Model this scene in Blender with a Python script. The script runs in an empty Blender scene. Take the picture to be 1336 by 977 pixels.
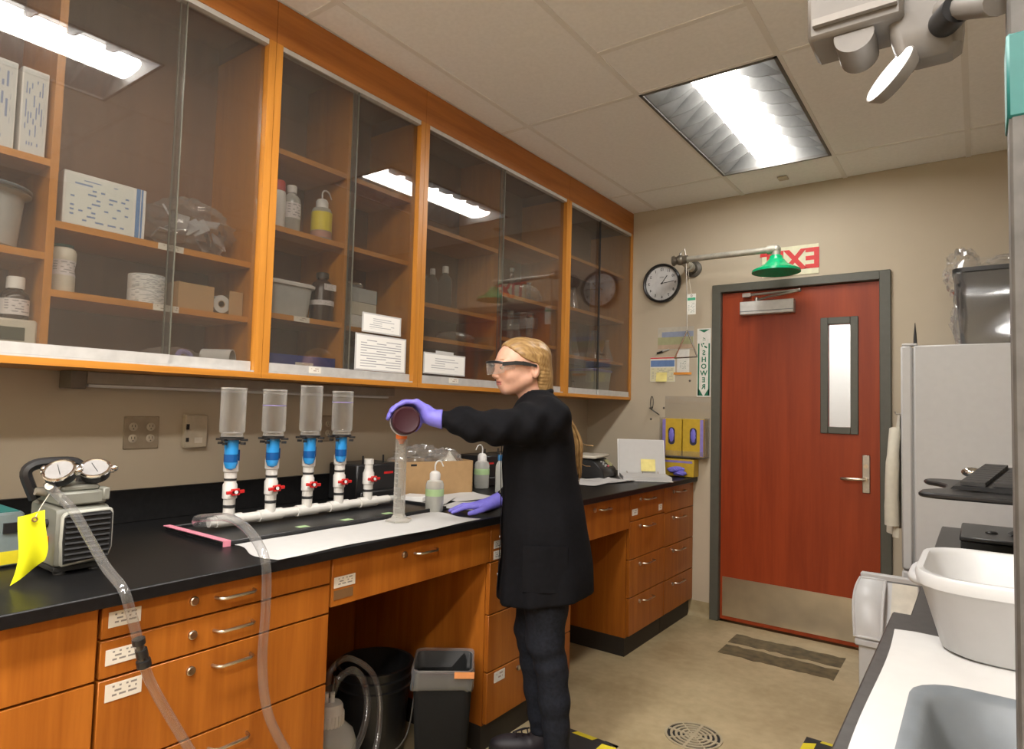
import bpy, bmesh, math, random
import numpy as np
from mathutils import Vector, Matrix
from math import pi, sin, cos, radians as R

scene = bpy.context.scene
COL = scene.collection
random.seed(7)

# ------------------------------------------------------------------ camera
cam_d = bpy.data.cameras.new('camera')
cam = bpy.data.objects.new('camera', cam_d)
COL.objects.link(cam)
cam_d.sensor_width = 36.0
cam_d.lens = 837.2 / 1336 * 36.0
cam_d.clip_start = 0.02
YAW, PITCH, ROLL = -0.62959, 0.05313, 0.02603
_f = Vector((sin(YAW) * cos(PITCH), cos(YAW) * cos(PITCH), sin(PITCH)))
_r = _f.cross(Vector((0, 0, 1))).normalized()
_u = _r.cross(_f)
_r2 = cos(ROLL) * _r + sin(ROLL) * _u
_u2 = -sin(ROLL) * _r + cos(ROLL) * _u
cam.matrix_world = Matrix(((_r2.x, _u2.x, -_f.x, 2.389), (_r2.y, _u2.y, -_f.y, 0.0), (_r2.z, _u2.z, -_f.z, 1.343), (0, 0, 0, 1)))
scene.camera = cam

# ------------------------------------------------------------------ world, exposure
world = bpy.data.worlds.new('world')
scene.world = world
world.use_nodes = True
world.node_tree.nodes['Background'].inputs[0].default_value = (1, 0.95, 0.88, 1)
world.node_tree.nodes['Background'].inputs[1].default_value = 0.0
vs = scene.view_settings
vs.view_transform = 'Standard'
vs.look = 'None'
vs.exposure = 0.12
vs.gamma = 1.0
vs.use_curve_mapping = False
TROFFER_STRENGTH = 57.0
FAR_TROFFER_STRENGTH = 28.0   # light by the door, set dimmer to tone down its wall
TROFFER_COLOR = (1.0, 0.965, 0.92)

# ------------------------------------------------------------------ room dimensions
D = 4.264      # door wall
H = 2.794      # ceiling
XU = 0.353     # upper cabinet front
XB = 0.8245    # base cabinet front
ZC = 0.917     # worktop
XR = 3.30      # right wall
YF = -2.60     # wall behind the camera

# ------------------------------------------------------------------ mesh helpers
class MB:
    def __init__(s):
        s.v = []; s.f = []; s.mi = []; s.m = 0
    def add(s, vs_, fs):
        o = len(s.v); s.v += [tuple(p) for p in vs_]
        for f in fs:
            s.f.append([i + o for i in f]); s.mi.append(s.m)
        return s
    def box(s, x0, x1, y0, y1, z0, z1):
        return s.add([(x0, y0, z0), (x1, y0, z0), (x1, y1, z0), (x0, y1, z0), (x0, y0, z1), (x1, y0, z1), (x1, y1, z1), (x0, y1, z1)],
              [(0, 3, 2, 1), (4, 5, 6, 7), (0, 1, 5, 4), (1, 2, 6, 5), (2, 3, 7, 6), (3, 0, 4, 7)])
    def obox(s, c, size, M):
        x, y, z = size[0] / 2, size[1] / 2, size[2] / 2
        o = len(s.v)
        s.box(-x, x, -y, y, -z, z)
        for i in range(o, len(s.v)):
            s.v[i] = tuple(Vector(c) + M @ Vector(s.v[i]))
        return s
    def lathe(s, prof, o=(0, 0, 0), axis=(0, 0, 1), seg=24, cap0=True, cap1=True, sx=1, sy=1):
        a = Vector(axis).normalized()
        t = Vector((1, 0, 0)) if abs(a.x) < 0.9 else Vector((0, 1, 0))
        e1 = (t - a * t.dot(a)).normalized(); e2 = a.cross(e1)
        o = Vector(o); vs_ = []; fs = []
        for r, z in prof:
            for k in range(seg):
                an = 2 * pi * k / seg
                vs_.append(o + a * z + e1 * (r * cos(an) * sx) + e2 * (r * sin(an) * sy))
        for i in range(len(prof) - 1):
            for k in range(seg):
                k2 = (k + 1) % seg
                fs.append((i * seg + k, i * seg + k2, (i + 1) * seg + k2, (i + 1) * seg + k))
        if cap0: fs.append(tuple(reversed(range(seg))))
        if cap1: fs.append(tuple(range((len(prof) - 1) * seg, len(prof) * seg)))
        return s.add(vs_, fs)
    def cyl(s, p0, p1, r0, r1=None, seg=16, caps=True):
        p0 = Vector(p0); p1 = Vector(p1)
        return s.lathe([(r0, 0), (r0 if r1 is None else r1, (p1 - p0).length)], p0, p1 - p0, seg, caps, caps)
    def sphere(s, c, r, seg=16, rings=9, sc=(1, 1, 1)):
        prof = [(max(1e-4, r * sin(pi * i / rings)), -r * cos(pi * i / rings)) for i in range(rings + 1)]
        o = len(s.v); s.lathe(prof, (0, 0, 0), (0, 0, 1), seg)
        for i in range(o, len(s.v)):
            p = s.v[i]; s.v[i] = (c[0] + p[0] * sc[0], c[1] + p[1] * sc[1], c[2] + p[2] * sc[2])
        return s
    def torus(s, c, axis, Rr, r, seg=28, s2=8, a0=0, a1=2 * pi):
        a = Vector(axis).normalized(); t = Vector((1, 0, 0)) if abs(a.x) < 0.9 else Vector((0, 1, 0))
        e1 = (t - a * t.dot(a)).normalized(); e2 = a.cross(e1)
        full = abs(a1 - a0 - 2 * pi) < 1e-6
        pts = [Vector(c) + Rr * (cos(a0 + (a1 - a0) * k / seg) * e1 + sin(a0 + (a1 - a0) * k / seg) * e2) for k in range(seg + (0 if full else 1))]
        return s.tube(pts, r, s2, closed=full)
    def tube(s, pts, r, seg=10, closed=False, caps=True):
        P = [Vector(p) for p in pts]; n = len(P)
        rr = r if isinstance(r, (list, tuple)) else [r] * n
        vs_ = []; fs = []; prev = None
        for i in range(n):
            if closed: t = P[(i + 1) % n] - P[i - 1]
            else: t = P[min(i + 1, n - 1)] - P[max(i - 1, 0)]
            t.normalize()
            if prev is None:
                g = Vector((0, 0, 1)) if abs(t.z) < 0.9 else Vector((1, 0, 0))
                e1 = (g - t * g.dot(t)).normalized()
            else:
                e1 = (prev - t * prev.dot(t)).normalized()
            prev = e1; e2 = t.cross(e1)
            for k in range(seg):
                an = 2 * pi * k / seg
                vs_.append(P[i] + rr[i] * (cos(an) * e1 + sin(an) * e2))
        for i in range(n if closed else n - 1):
            j = (i + 1) % n
            for k in range(seg):
                k2 = (k + 1) % seg
                fs.append((i * seg + k, i * seg + k2, j * seg + k2, j * seg + k))
        if caps and not closed:
            fs.append(tuple(reversed(range(seg)))); fs.append(tuple(range((n - 1) * seg, n * seg)))
        return s.add(vs_, fs)
    def prism(s, poly, h, o=(0, 0, 0), ex=(1, 0, 0), ey=(0, 1, 0)):
        ex = Vector(ex); ey = Vector(ey); n = ex.cross(ey).normalized(); o = Vector(o); k = len(poly)
        vs_ = [o + ex * a + ey * b for a, b in poly] + [o + ex * a + ey * b + n * h for a, b in poly]
        fs = [tuple(reversed(range(k))), tuple(range(k, 2 * k))] + [(i, (i + 1) % k, k + (i + 1) % k, k + i) for i in range(k)]
        return s.add(vs_, fs)
    def grid(s, fn, nu, nv, th=0.0):
        a = [fn(i / nu, j / nv) for j in range(nv + 1) for i in range(nu + 1)]
        w = nu + 1; q = [(j * w + i, j * w + i + 1, (j + 1) * w + i + 1, (j + 1) * w + i) for j in range(nv) for i in range(nu)]
        if th == 0: return s.add(a, q)
        A = [Vector(p) for p in a]; N = [Vector((0, 0, 0)) for _ in A]
        for f in q:
            n = (A[f[1]] - A[f[0]]).cross(A[f[3]] - A[f[0]])
            for i in f: N[i] += n
        b = [A[i] + N[i].normalized() * th for i in range(len(A))]; k = len(A)
        fs = [tuple(reversed(f)) for f in q] + [tuple(i + k for i in f) for f in q]
        rim = [i for i in range(w)] + [j * w + nu for j in range(1, nv + 1)] + [nv * w + i for i in range(nu - 1, -1, -1)] + [j * w for j in range(nv - 1, 0, -1)]
        for i in range(len(rim)):
            c, d = rim[i], rim[(i + 1) % len(rim)]; fs.append((c, d, d + k, c + k))
        return s.add(A + b, fs)

def finish(me, mats, smooth=True, ang=38):
    for m in (mats if isinstance(mats, (list, tuple)) else [mats]):
        me.materials.append(m)
    if smooth:
        me.polygons.foreach_set('use_smooth', [True] * len(me.polygons))
        me.set_sharp_from_angle(angle=R(ang))
    me.update()

def obj(name, mb, mat, parent=None, loc=(0, 0, 0), rz=0, bev=0, label=None, ang=38, bseg=1):
    me = bpy.data.meshes.new(name)
    me.from_pydata(mb.v, [], mb.f)
    if any(mb.mi): me.polygons.foreach_set('material_index', mb.mi)
    if bev:
        bm = bmesh.new(); bm.from_mesh(me)
        bmesh.ops.recalc_face_normals(bm, faces=bm.faces)
        ed = [e for e in bm.edges if len(e.link_faces) == 2 and e.calc_face_angle(0) > 0.6]
        bmesh.ops.bevel(bm, geom=ed, offset=bev, segments=bseg, affect='EDGES', profile=0.6, clamp_overlap=True)
        bm.to_mesh(me); bm.free()
    finish(me, mat, True, ang)
    o = bpy.data.objects.new(name, me); COL.objects.link(o)
    o.location = loc; o.rotation_euler = (0, 0, rz)
    if parent is not None: o.parent = parent
    if label: o['label'] = label
    return o

def tag(o, label, cat, group=None, kind=None):
    o['label'] = label; o['category'] = cat
    if group: o['group'] = group
    if kind: o['kind'] = kind
    return o

def thing(name, label, cat, loc=(0, 0, 0), rz=0, group=None):
    o = bpy.data.objects.new(name, None); COL.objects.link(o)
    o.empty_display_size = 0.05
    o.location = loc; o.rotation_euler = (0, 0, rz)
    return tag(o, label, cat, group)

def struct(name, mb, mat, label=None, cat=None, **k):
    o = obj(name, mb, mat, **k); o['kind'] = 'structure'
    if label: o['label'] = label
    if cat: o['category'] = cat
    return o

def dup(root, label=None):
    r = root.copy(); COL.objects.link(r)
    if label: r['label'] = label
    for ch in list(root.children):
        c = ch.copy(); COL.objects.link(c); c.parent = r
        for g in ch.children:
            d = g.copy(); COL.objects.link(d); d.parent = c
    return r

def text(name, body, size, mat, parent, M, mirror=False, depth=0.0008, bold=0.0):
    cu = bpy.data.curves.new(name, 'FONT'); cu.body = body; cu.size = size
    cu.align_x = 'CENTER'; cu.align_y = 'CENTER'; cu.extrude = depth; cu.offset = bold; cu.resolution_u = 3
    t = bpy.data.objects.new(name, cu); COL.objects.link(t)
    dg = bpy.context.evaluated_depsgraph_get()
    me = bpy.data.meshes.new_from_object(t.evaluated_get(dg))
    bpy.data.objects.remove(t); bpy.data.curves.remove(cu)
    if mirror:
        me.transform(Matrix.Diagonal((-1, 1, 1, 1))); me.flip_normals()
    me.transform(M)
    me.materials.clear(); me.materials.append(mat)
    o = bpy.data.objects.new(name, me); COL.objects.link(o); o.parent = parent
    return o

def frame(o, ex, ey):
    ex = Vector(ex).normalized(); ey = Vector(ey).normalized(); n = ex.cross(ey)
    return Matrix(((ex.x, ey.x, n.x, o[0]), (ex.y, ey.y, n.y, o[1]), (ex.z, ey.z, n.z, o[2]), (0, 0, 0, 1)))

def smooth_path(pts, n=8):
    P = [Vector(p) for p in pts]; out = []
    Q = [2 * P[0] - P[1]] + P + [2 * P[-1] - P[-2]]
    for i in range(1, len(Q) - 2):
        a, b, c, d = Q[i - 1], Q[i], Q[i + 1], Q[i + 2]
        for k in range(n):
            t = k / n
            out.append(0.5 * ((2 * b) + (c - a) * t + (2 * a - 5 * b + 4 * c - d) * t * t + (3 * b - a - 3 * c + d) * t ** 3))
    out.append(P[-1]); return out

# ------------------------------------------------------------------ signed-distance modelling for organic shapes
def surface_nets(fn, lo, hi, h):
    lo = np.array(lo, float); n = np.ceil((np.array(hi) - lo) / h).astype(int) + 1
    ax = [lo[i] + h * np.arange(n[i]) for i in range(3)]
    X, Y, Z = np.meshgrid(*ax, indexing='ij')
    v = fn(X, Y, Z)
    ins = v < 0
    c = [(i, j, k) for i in (0, 1) for j in (0, 1) for k in (0, 1)]
    def sub(a, o): return a[o[0]:a.shape[0] - 1 + o[0], o[1]:a.shape[1] - 1 + o[1], o[2]:a.shape[2] - 1 + o[2]]
    cnt = sum(sub(ins, o).astype(np.int8) for o in c)
    mask = (cnt > 0) & (cnt < 8)
    idx = -np.ones(mask.shape, int); cells = np.argwhere(mask); idx[mask] = np.arange(len(cells))
    acc = np.zeros((len(cells), 3)); num = np.zeros(len(cells))
    I = cells
    for a in c:
        for d in range(3):
            if a[d] == 0:
                b = list(a); b[d] = 1
                va = v[I[:, 0] + a[0], I[:, 1] + a[1], I[:, 2] + a[2]]; vb = v[I[:, 0] + b[0], I[:, 1] + b[1], I[:, 2] + b[2]]
                m = (va < 0) != (vb < 0); t = np.where(m, va / np.where(va == vb, 1, va - vb), 0)
                p = np.array(a, float)[None, :].repeat(len(I), 0); p[:, d] += t
                acc[m] += p[m]; num[m] += 1
    V = lo + h * (cells + acc / num[:, None])
    F = []
    for d in range(3):
        e1, e2 = (d + 1) % 3, (d + 2) % 3
        s0 = [slice(0, -1)] * 3; s1 = [slice(0, -1)] * 3; s1[d] = slice(1, None)
        for ee in (e1, e2): s0[ee] = slice(1, -1); s1[ee] = slice(1, -1)
        A = ins[tuple(s0)]; Bm = ins[tuple(s1)]
        E = np.argwhere(A != Bm)
        if not len(E): continue
        sgn = A[E[:, 0], E[:, 1], E[:, 2]]
        base = E.copy(); base[:, e1] += 1; base[:, e2] += 1
        def ci(o1, o2):
            q = base.copy(); q[:, e1] -= o1; q[:, e2] -= o2
            return idx[q[:, 0], q[:, 1], q[:, 2]]
        q = np.stack([ci(1, 1), ci(0, 1), ci(0, 0), ci(1, 0)], 1)
        q[~sgn] = q[~sgn][:, ::-1]
        F.append(q)
    return V, np.concatenate(F)

def sdf_obj(name, fn, lo, hi, h, mat, parent, pick=None, relax=1, label=None):
    V, F = surface_nets(fn, lo, hi, h)
    me = bpy.data.meshes.new(name)
    me.from_pydata(V.tolist(), [], F.tolist())
    if relax:
        bm = bmesh.new(); bm.from_mesh(me)
        for _ in range(relax): bmesh.ops.smooth_vert(bm, verts=bm.verts, factor=0.5, use_axis_x=True, use_axis_y=True, use_axis_z=True)
        bm.to_mesh(me); bm.free()
    for m in (mat if isinstance(mat, (list, tuple)) else [mat]): me.materials.append(m)
    if pick is not None:
        C = V[F].mean(1); me.polygons.foreach_set('material_index', pick(C).astype(int).tolist())
    me.polygons.foreach_set('use_smooth', [True] * len(me.polygons)); me.update()
    o = bpy.data.objects.new(name, me); COL.objects.link(o); o.parent = parent
    if label: o['label'] = label
    return o

def smin(a, b, k):
    h = np.clip(0.5 + 0.5 * (b - a) / k, 0, 1)
    return b + (a - b) * h - k * h * (1 - h)
def smax(a, b, k): return -smin(-a, -b, k)
def s_ell(X, Y, Z, c, r):
    x = (X - c[0]); y = (Y - c[1]); z = (Z - c[2])
    k0 = np.sqrt((x / r[0]) ** 2 + (y / r[1]) ** 2 + (z / r[2]) ** 2) + 1e-9
    k1 = np.sqrt((x / r[0] ** 2) ** 2 + (y / r[1] ** 2) ** 2 + (z / r[2] ** 2) ** 2) + 1e-9
    return k0 * (k0 - 1) / k1
def s_cap(X, Y, Z, a, b, ra, rb=None):
    rb = ra if rb is None else rb
    a = np.array(a, float); b = np.array(b, float); d = b - a
    t = np.clip(((X - a[0]) * d[0] + (Y - a[1]) * d[1] + (Z - a[2]) * d[2]) / (d @ d + 1e-12), 0, 1)
    return np.sqrt((X - a[0] - t * d[0]) ** 2 + (Y - a[1] - t * d[1]) ** 2 + (Z - a[2] - t * d[2]) ** 2) - (ra + (rb - ra) * t)
def s_chain(X, Y, Z, pts, rs, k=0.0):
    o = None
    for i in range(len(pts) - 1):
        s = s_cap(X, Y, Z, pts[i], pts[i + 1], rs[i], rs[i + 1])
        o = s if o is None else (np.minimum(o, s) if k == 0 else smin(o, s, k))
    return o

# ------------------------------------------------------------------ materials
MATS = {}
def new_mat(name):
    m = bpy.data.materials.new(name); m.use_nodes = True
    return m, m.node_tree.nodes, m.node_tree.links, m.node_tree.nodes['Principled BSDF']
def plain(name, col, rough=0.5, metal=0.0, noise=0.08, nscale=30.0, bump=0.0, bscale=200.0, spec=0.5, **kw):
    if name in MATS: return MATS[name]
    m, N, L, b = new_mat(name)
    b.inputs['Roughness'].default_value = rough; b.inputs['Metallic'].default_value = metal
    b.inputs['Specular IOR Level'].default_value = spec
    tc = N.new('ShaderNodeTexCoord')
    nz = N.new('ShaderNodeTexNoise'); nz.inputs['Scale'].default_value = nscale; nz.inputs['Detail'].default_value = 3
    L.new(tc.outputs['Object'], nz.inputs['Vector'])
    cr = N.new('ShaderNodeValToRGB')
    cr.color_ramp.elements[0].position = 0.3; cr.color_ramp.elements[1].position = 0.7
    cr.color_ramp.elements[0].color = tuple(c * (1 - noise) for c in col) + (1,)
    cr.color_ramp.elements[1].color = tuple(min(1, c * (1 + noise)) for c in col) + (1,)
    L.new(nz.outputs['Fac'], cr.inputs['Fac']); L.new(cr.outputs['Color'], b.inputs['Base Color'])
    if bump:
        n2 = N.new('ShaderNodeTexNoise'); n2.inputs['Scale'].default_value = bscale; L.new(tc.outputs['Object'], n2.inputs['Vector'])
        bp = N.new('ShaderNodeBump'); bp.inputs['Strength'].default_value = bump; bp.inputs['Distance'].default_value = 0.002
        L.new(n2.outputs['Fac'], bp.inputs['Height']); L.new(bp.outputs['Normal'], b.inputs['Normal'])
    for k, v in kw.items(): b.inputs[k.replace('_', ' ')].default_value = v
    MATS[name] = m; return m
def wood(name, c0, c1, rough=0.38, axis='z', scale=1.0, spec=0.5):
    m, N, L, b = new_mat(name)
    b.inputs['Roughness'].default_value = rough; b.inputs['Specular IOR Level'].default_value = spec
    tc = N.new('ShaderNodeTexCoord'); mp = N.new('ShaderNodeMapping')
    s = {'z': (14, 14, 0.9), 'y': (14, 0.9, 14), 'x': (.9, 14, 14)}[axis]
    mp.inputs['Scale'].default_value = tuple(v * scale for v in s)
    L.new(tc.outputs['Object'], mp.inputs['Vector'])
    nz = N.new('ShaderNodeTexNoise'); nz.inputs['Scale'].default_value = 1.6; nz.inputs['Detail'].default_value = 5; nz.inputs['Distortion'].default_value = 0.6
    L.new(mp.outputs['Vector'], nz.inputs['Vector'])
    n2 = N.new('ShaderNodeTexNoise'); n2.inputs['Scale'].default_value = 9; n2.inputs['Detail'].default_value = 3
    L.new(mp.outputs['Vector'], n2.inputs['Vector'])
    mx = N.new('ShaderNodeMath'); mx.operation = 'MULTIPLY_ADD'; mx.inputs[1].default_value = 0.35
    L.new(n2.outputs['Fac'], mx.inputs[0]); L.new(nz.outputs['Fac'], mx.inputs[2])
    cr = N.new('ShaderNodeValToRGB'); cr.color_ramp.elements[0].position = 0.45; cr.color_ramp.elements[1].position = 0.9
    cr.color_ramp.elements[0].color = c0 + (1,); cr.color_ramp.elements[1].color = c1 + (1,)
    L.new(mx.outputs[0], cr.inputs['Fac']); L.new(cr.outputs['Color'], b.inputs['Base Color'])
    MATS[name] = m; return m
def clear(name, tint=(1, 1, 1), ior=1.45, rough=0.02, haze=0.0, hcol=(.8, .8, .8), edge=0.0):
    # thin clear sheet: what is behind shows through, the surface mirrors by its Fresnel term; haze is its share of milky diffuse
    m = bpy.data.materials.new(name); m.use_nodes = True; N = m.node_tree.nodes; L = m.node_tree.links
    N.remove(N['Principled BSDF']); out = N['Material Output']
    tr = N.new('ShaderNodeBsdfTransparent'); tr.inputs[0].default_value = tint + (1,)
    gl = N.new('ShaderNodeBsdfGlossy'); gl.inputs['Roughness'].default_value = rough; gl.inputs[0].default_value = (1, 1, 1, 1)
    # Schlick's approximation, the same from either side of the sheet
    lwf = N.new('ShaderNodeLayerWeight'); lwf.inputs[0].default_value = 0.5
    f0 = ((ior - 1) / (ior + 1)) ** 2
    pw = N.new('ShaderNodeMath'); pw.operation = 'POWER'; pw.inputs[1].default_value = 5; L.new(lwf.outputs['Facing'], pw.inputs[0])
    fr = N.new('ShaderNodeMath'); fr.operation = 'MULTIPLY_ADD'; fr.inputs[1].default_value = 1 - f0; fr.inputs[2].default_value = f0; L.new(pw.outputs[0], fr.inputs[0])
    mx = N.new('ShaderNodeMixShader'); L.new(fr.outputs[0], mx.inputs[0])
    base = tr
    if haze or edge:
        df = N.new('ShaderNodeBsdfDiffuse'); df.inputs[0].default_value = hcol + (1,)
        m2 = N.new('ShaderNodeMixShader'); L.new(tr.outputs[0], m2.inputs[1]); L.new(df.outputs[0], m2.inputs[2])
        m2.inputs[0].default_value = haze
        if edge:
            lw = N.new('ShaderNodeLayerWeight'); lw.inputs[0].default_value = 0.35
            ma = N.new('ShaderNodeMath'); ma.operation = 'MULTIPLY_ADD'; ma.inputs[1].default_value = edge; ma.inputs[2].default_value = haze; ma.use_clamp = True
            L.new(lw.outputs['Facing'], ma.inputs[0]); L.new(ma.outputs[0], m2.inputs[0])
        base = m2
    L.new(base.outputs[0], mx.inputs[1]); L.new(gl.outputs[0], mx.inputs[2]); L.new(mx.outputs[0], out.inputs['Surface'])
    MATS[name] = m; return m
def emit(name, col, strength):
    m = bpy.data.materials.new(name); m.use_nodes = True; N = m.node_tree.nodes; L = m.node_tree.links
    N.remove(N['Principled BSDF']); e = N.new('ShaderNodeEmission'); e.inputs[0].default_value = col + (1,); e.inputs[1].default_value = strength
    L.new(e.outputs[0], N['Material Output'].inputs['Surface']); MATS[name] = m; return m
def printed(name, base, ink, rows, axis_v='Z', axis_u='Y', margin=0.1, fill=0.45, cols=14, dens=0.55, rough=0.7):
    # flat print: rows of broken ink strokes on a sheet, laid out in the sheet's own generated coordinates
    m, N, L, b = new_mat(name); b.inputs['Roughness'].default_value = rough
    tc = N.new('ShaderNodeTexCoord'); sp = N.new('ShaderNodeSeparateXYZ'); L.new(tc.outputs['Generated'], sp.inputs[0])
    V, U = sp.outputs[axis_v], sp.outputs[axis_u]
    def math_(op, a, bb, c=None):
        n = N.new('ShaderNodeMath'); n.operation = op
        for i, x in enumerate((a, bb, c)):
            if x is None: continue
            if isinstance(x, (int, float)): n.inputs[i].default_value = x
            else: L.new(x, n.inputs[i])
        return n.outputs[0]
    fr = math_('FRACT', math_('MULTIPLY', V, rows), 0)
    line = math_('LESS_THAN', fr, fill)
    cb = N.new('ShaderNodeCombineXYZ'); L.new(math_('FLOOR', math_('MULTIPLY', U, cols), 0), cb.inputs[0]); L.new(math_('FLOOR', math_('MULTIPLY', V, rows), 0), cb.inputs[1])
    wn = N.new('ShaderNodeTexWhiteNoise'); L.new(cb.outputs[0], wn.inputs['Vector'])
    word = math_('LESS_THAN', wn.outputs['Value'], dens)
    ins = math_('MULTIPLY', math_('LESS_THAN', math_('ABSOLUTE', math_('SUBTRACT', U, 0.5), 0), 0.5 - margin), math_('LESS_THAN', math_('ABSOLUTE', math_('SUBTRACT', V, 0.5), 0), 0.5 - margin))
    fac = math_('MULTIPLY', math_('MULTIPLY', line, word), ins)
    mx = N.new('ShaderNodeMix'); mx.data_type = 'RGBA'; L.new(fac, mx.inputs[0])
    mx.inputs[6].default_value = base + (1,); mx.inputs[7].default_value = ink + (1,)
    L.new(mx.outputs[2], b.inputs['Base Color']); MATS[name] = m; return m

WALL = plain('wall_paint', (0.49, 0.42, 0.315), 0.65, noise=0.02, nscale=6, bump=0.08, bscale=350)
CEIL = plain('ceiling_tile', (0.88, 0.87, 0.86), 0.85, noise=0.03, nscale=60, bump=0.15, bscale=300)
TBAR = plain('ceiling_grid_paint', (0.78, 0.76, 0.73), 0.6, noise=0.02)
def floor_mat():
    m, N, L, b = new_mat('floor_epoxy')
    tc = N.new('ShaderNodeTexCoord')
    n1 = N.new('ShaderNodeTexNoise'); n1.inputs['Scale'].default_value = 1.7; n1.inputs['Detail'].default_value = 7; n1.inputs['Roughness'].default_value = 0.62
    n2 = N.new('ShaderNodeTexNoise'); n2.inputs['Scale'].default_value = 22; n2.inputs['Detail'].default_value = 5
    for n in (n1, n2): L.new(tc.outputs['Object'], n.inputs['Vector'])
    ma = N.new('ShaderNodeMath'); ma.operation = 'MULTIPLY_ADD'; ma.inputs[1].default_value = 0.3
    L.new(n2.outputs['Fac'], ma.inputs[0]); L.new(n1.outputs['Fac'], ma.inputs[2])
    cr = N.new('ShaderNodeValToRGB')
    e = cr.color_ramp.elements; e[0].position = 0.42; e[0].color = (0.27, 0.208, 0.108, 1); e[1].position = 0.85; e[1].color = (0.49, 0.40, 0.24, 1)
    L.new(ma.outputs[0], cr.inputs['Fac']); L.new(cr.outputs['Color'], b.inputs['Base Color'])
    b.inputs['Roughness'].default_value = 0.42
    MATS['floor'] = m; return m
FLOOR = floor_mat()
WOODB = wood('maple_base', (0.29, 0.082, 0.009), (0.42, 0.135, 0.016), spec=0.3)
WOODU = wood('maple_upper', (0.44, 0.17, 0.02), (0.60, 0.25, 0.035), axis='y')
WOODUV = wood('maple_upper_upright', (0.44, 0.17, 0.02), (0.60, 0.25, 0.035), axis='z')
WOODF = wood('maple_fascia', (0.33, 0.105, 0.016), (0.47, 0.17, 0.028), axis='y')
WOODI = wood('interior_wood_shaded', (0.17, 0.082, 0.042), (0.24, 0.118, 0.06), rough=0.55)  # darker, greyer brown puts the shade inside the cabinets into the colour
DOORW = wood('cherry_door', (0.235, 0.030, 0.005), (0.33, 0.048, 0.009), rough=0.42, scale=0.6, spec=0.35)
FRAMEG = plain('door_frame_paint', (0.085, 0.085, 0.068), 0.45, noise=0.05)
BLACKTOP = plain('black_epoxy_top', (0.009, 0.0088, 0.009), 0.36, noise=0.2, nscale=60, bump=0.03, spec=0.18)
GREYTOP = plain('dark_grey_bench_top', (0.045, 0.042, 0.040), 0.45, noise=0.2, nscale=50)
KICK = plain('toe_kick_rubber', (0.022, 0.018, 0.014), 0.6)
STEEL = plain('brushed_steel', (0.42, 0.40, 0.37), 0.35, metal=1.0, noise=0.06, nscale=90)
NICKEL = plain('nickel', (0.55, 0.48, 0.38), 0.28, metal=1.0)
CHROME = plain('chrome', (0.75, 0.73, 0.70), 0.12, metal=1.0)
KICKPL = plain('kick_plate_steel', (0.62, 0.55, 0.43), 0.34, metal=1.0, noise=0.08, nscale=8)
ALU = plain('rail_aluminium', (0.56, 0.55, 0.53), 0.45, metal=0.3)
GALV = plain('galvanised_pipe', (0.42, 0.40, 0.34), 0.45, metal=0.5, noise=0.15)
GREENSH = plain('green_enamel', (0.0, 0.33, 0.13), 0.25)
WHITEP = plain('white_plastic', (0.72, 0.71, 0.69), 0.35, noise=0.02)
WHITEPAINT = plain('white_enamel', (0.51, 0.51, 0.51), 0.35, noise=0.02)
OFFWH = plain('off_white_plastic', (0.58, 0.54, 0.45), 0.45)
IVORY = plain('ivory_cover', (0.46, 0.40, 0.30), 0.4)
GREYP = plain('grey_plastic', (0.13, 0.145, 0.16), 0.4)
LGREY = plain('light_grey_plastic', (0.40, 0.41, 0.40), 0.45)
PUMPG = plain('pump_casting', (0.19, 0.19, 0.16), 0.42, noise=0.05)
BLACKP = plain('black_plastic', (0.013, 0.013, 0.014), 0.38)
BLACKM = plain('black_matt', (0.010, 0.010, 0.010), 0.75)
RUBBER = plain('dark_rubber', (0.02, 0.02, 0.02), 0.7)
REDP = plain('red_plastic', (0.55, 0.015, 0.015), 0.35)
PVC = plain('white_pvc', (0.60, 0.58, 0.54), 0.35, noise=0.02)
BLUEL = plain('blue_liquid_cup', (0.04, 0.36, 0.85), 0.15, noise=0.05, Transmission_Weight=0.25)
BLUED = plain('dark_blue_cup', (0.006, 0.075, 0.26), 0.15)
NAVY = plain('blue_binder', (0.02, 0.04, 0.22), 0.4)
PINK = plain('pink_tape', (0.72, 0.25, 0.33), 0.6)
YELLOWT = plain('yellow_tag', (0.75, 0.74, 0.01), 0.5, noise=0.03)
YELLOWM = plain('yellow_edge', (0.72, 0.60, 0.02), 0.6)
YELLOWL = plain('yellow_label', (0.70, 0.58, 0.02), 0.5)
ORANGE = plain('orange_plastic', (0.75, 0.17, 0.03), 0.4)
TEAL = plain('teal_tape', (0.006, 0.115, 0.105), 0.5)
GREENL = plain('pale_green_label', (0.38, 0.55, 0.28), 0.6)
CARD = plain('cardboard', (0.42, 0.26, 0.12), 0.8, noise=0.05)
PAPER = plain('white_paper', (0.52, 0.51, 0.495), 0.8, noise=0.015)
PAPERY = plain('sticky_note', (0.80, 0.70, 0.26), 0.8)
AMBER = plain('amber_bottle', (0.028, 0.012, 0.009), 0.15)
MAROON = plain('maroon_bottle', (0.035, 0.008, 0.013), 0.5, noise=0.05, spec=0.25)
GLOVE = plain('purple_nitrile', (0.17, 0.15, 0.60), 0.5, noise=0.05, nscale=80, bump=0.15, bscale=120)
GOLD = plain('yellow_glove_box', (0.52, 0.34, 0.025), 0.45)
PURPLEL = plain('lilac_print', (0.24, 0.19, 0.50), 0.5)
FABRIC = plain('black_coat_cloth', (0.0045, 0.0045, 0.006), 0.85, noise=0.25, nscale=60, bump=0.2, bscale=500, spec=0.15)
DENIM = plain('dark_denim', (0.012, 0.014, 0.021), 0.85, noise=0.3, nscale=90, bump=0.3, bscale=700, spec=0.2)
SHOE = plain('black_shoe', (0.018, 0.014, 0.018), 0.6)
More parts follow.
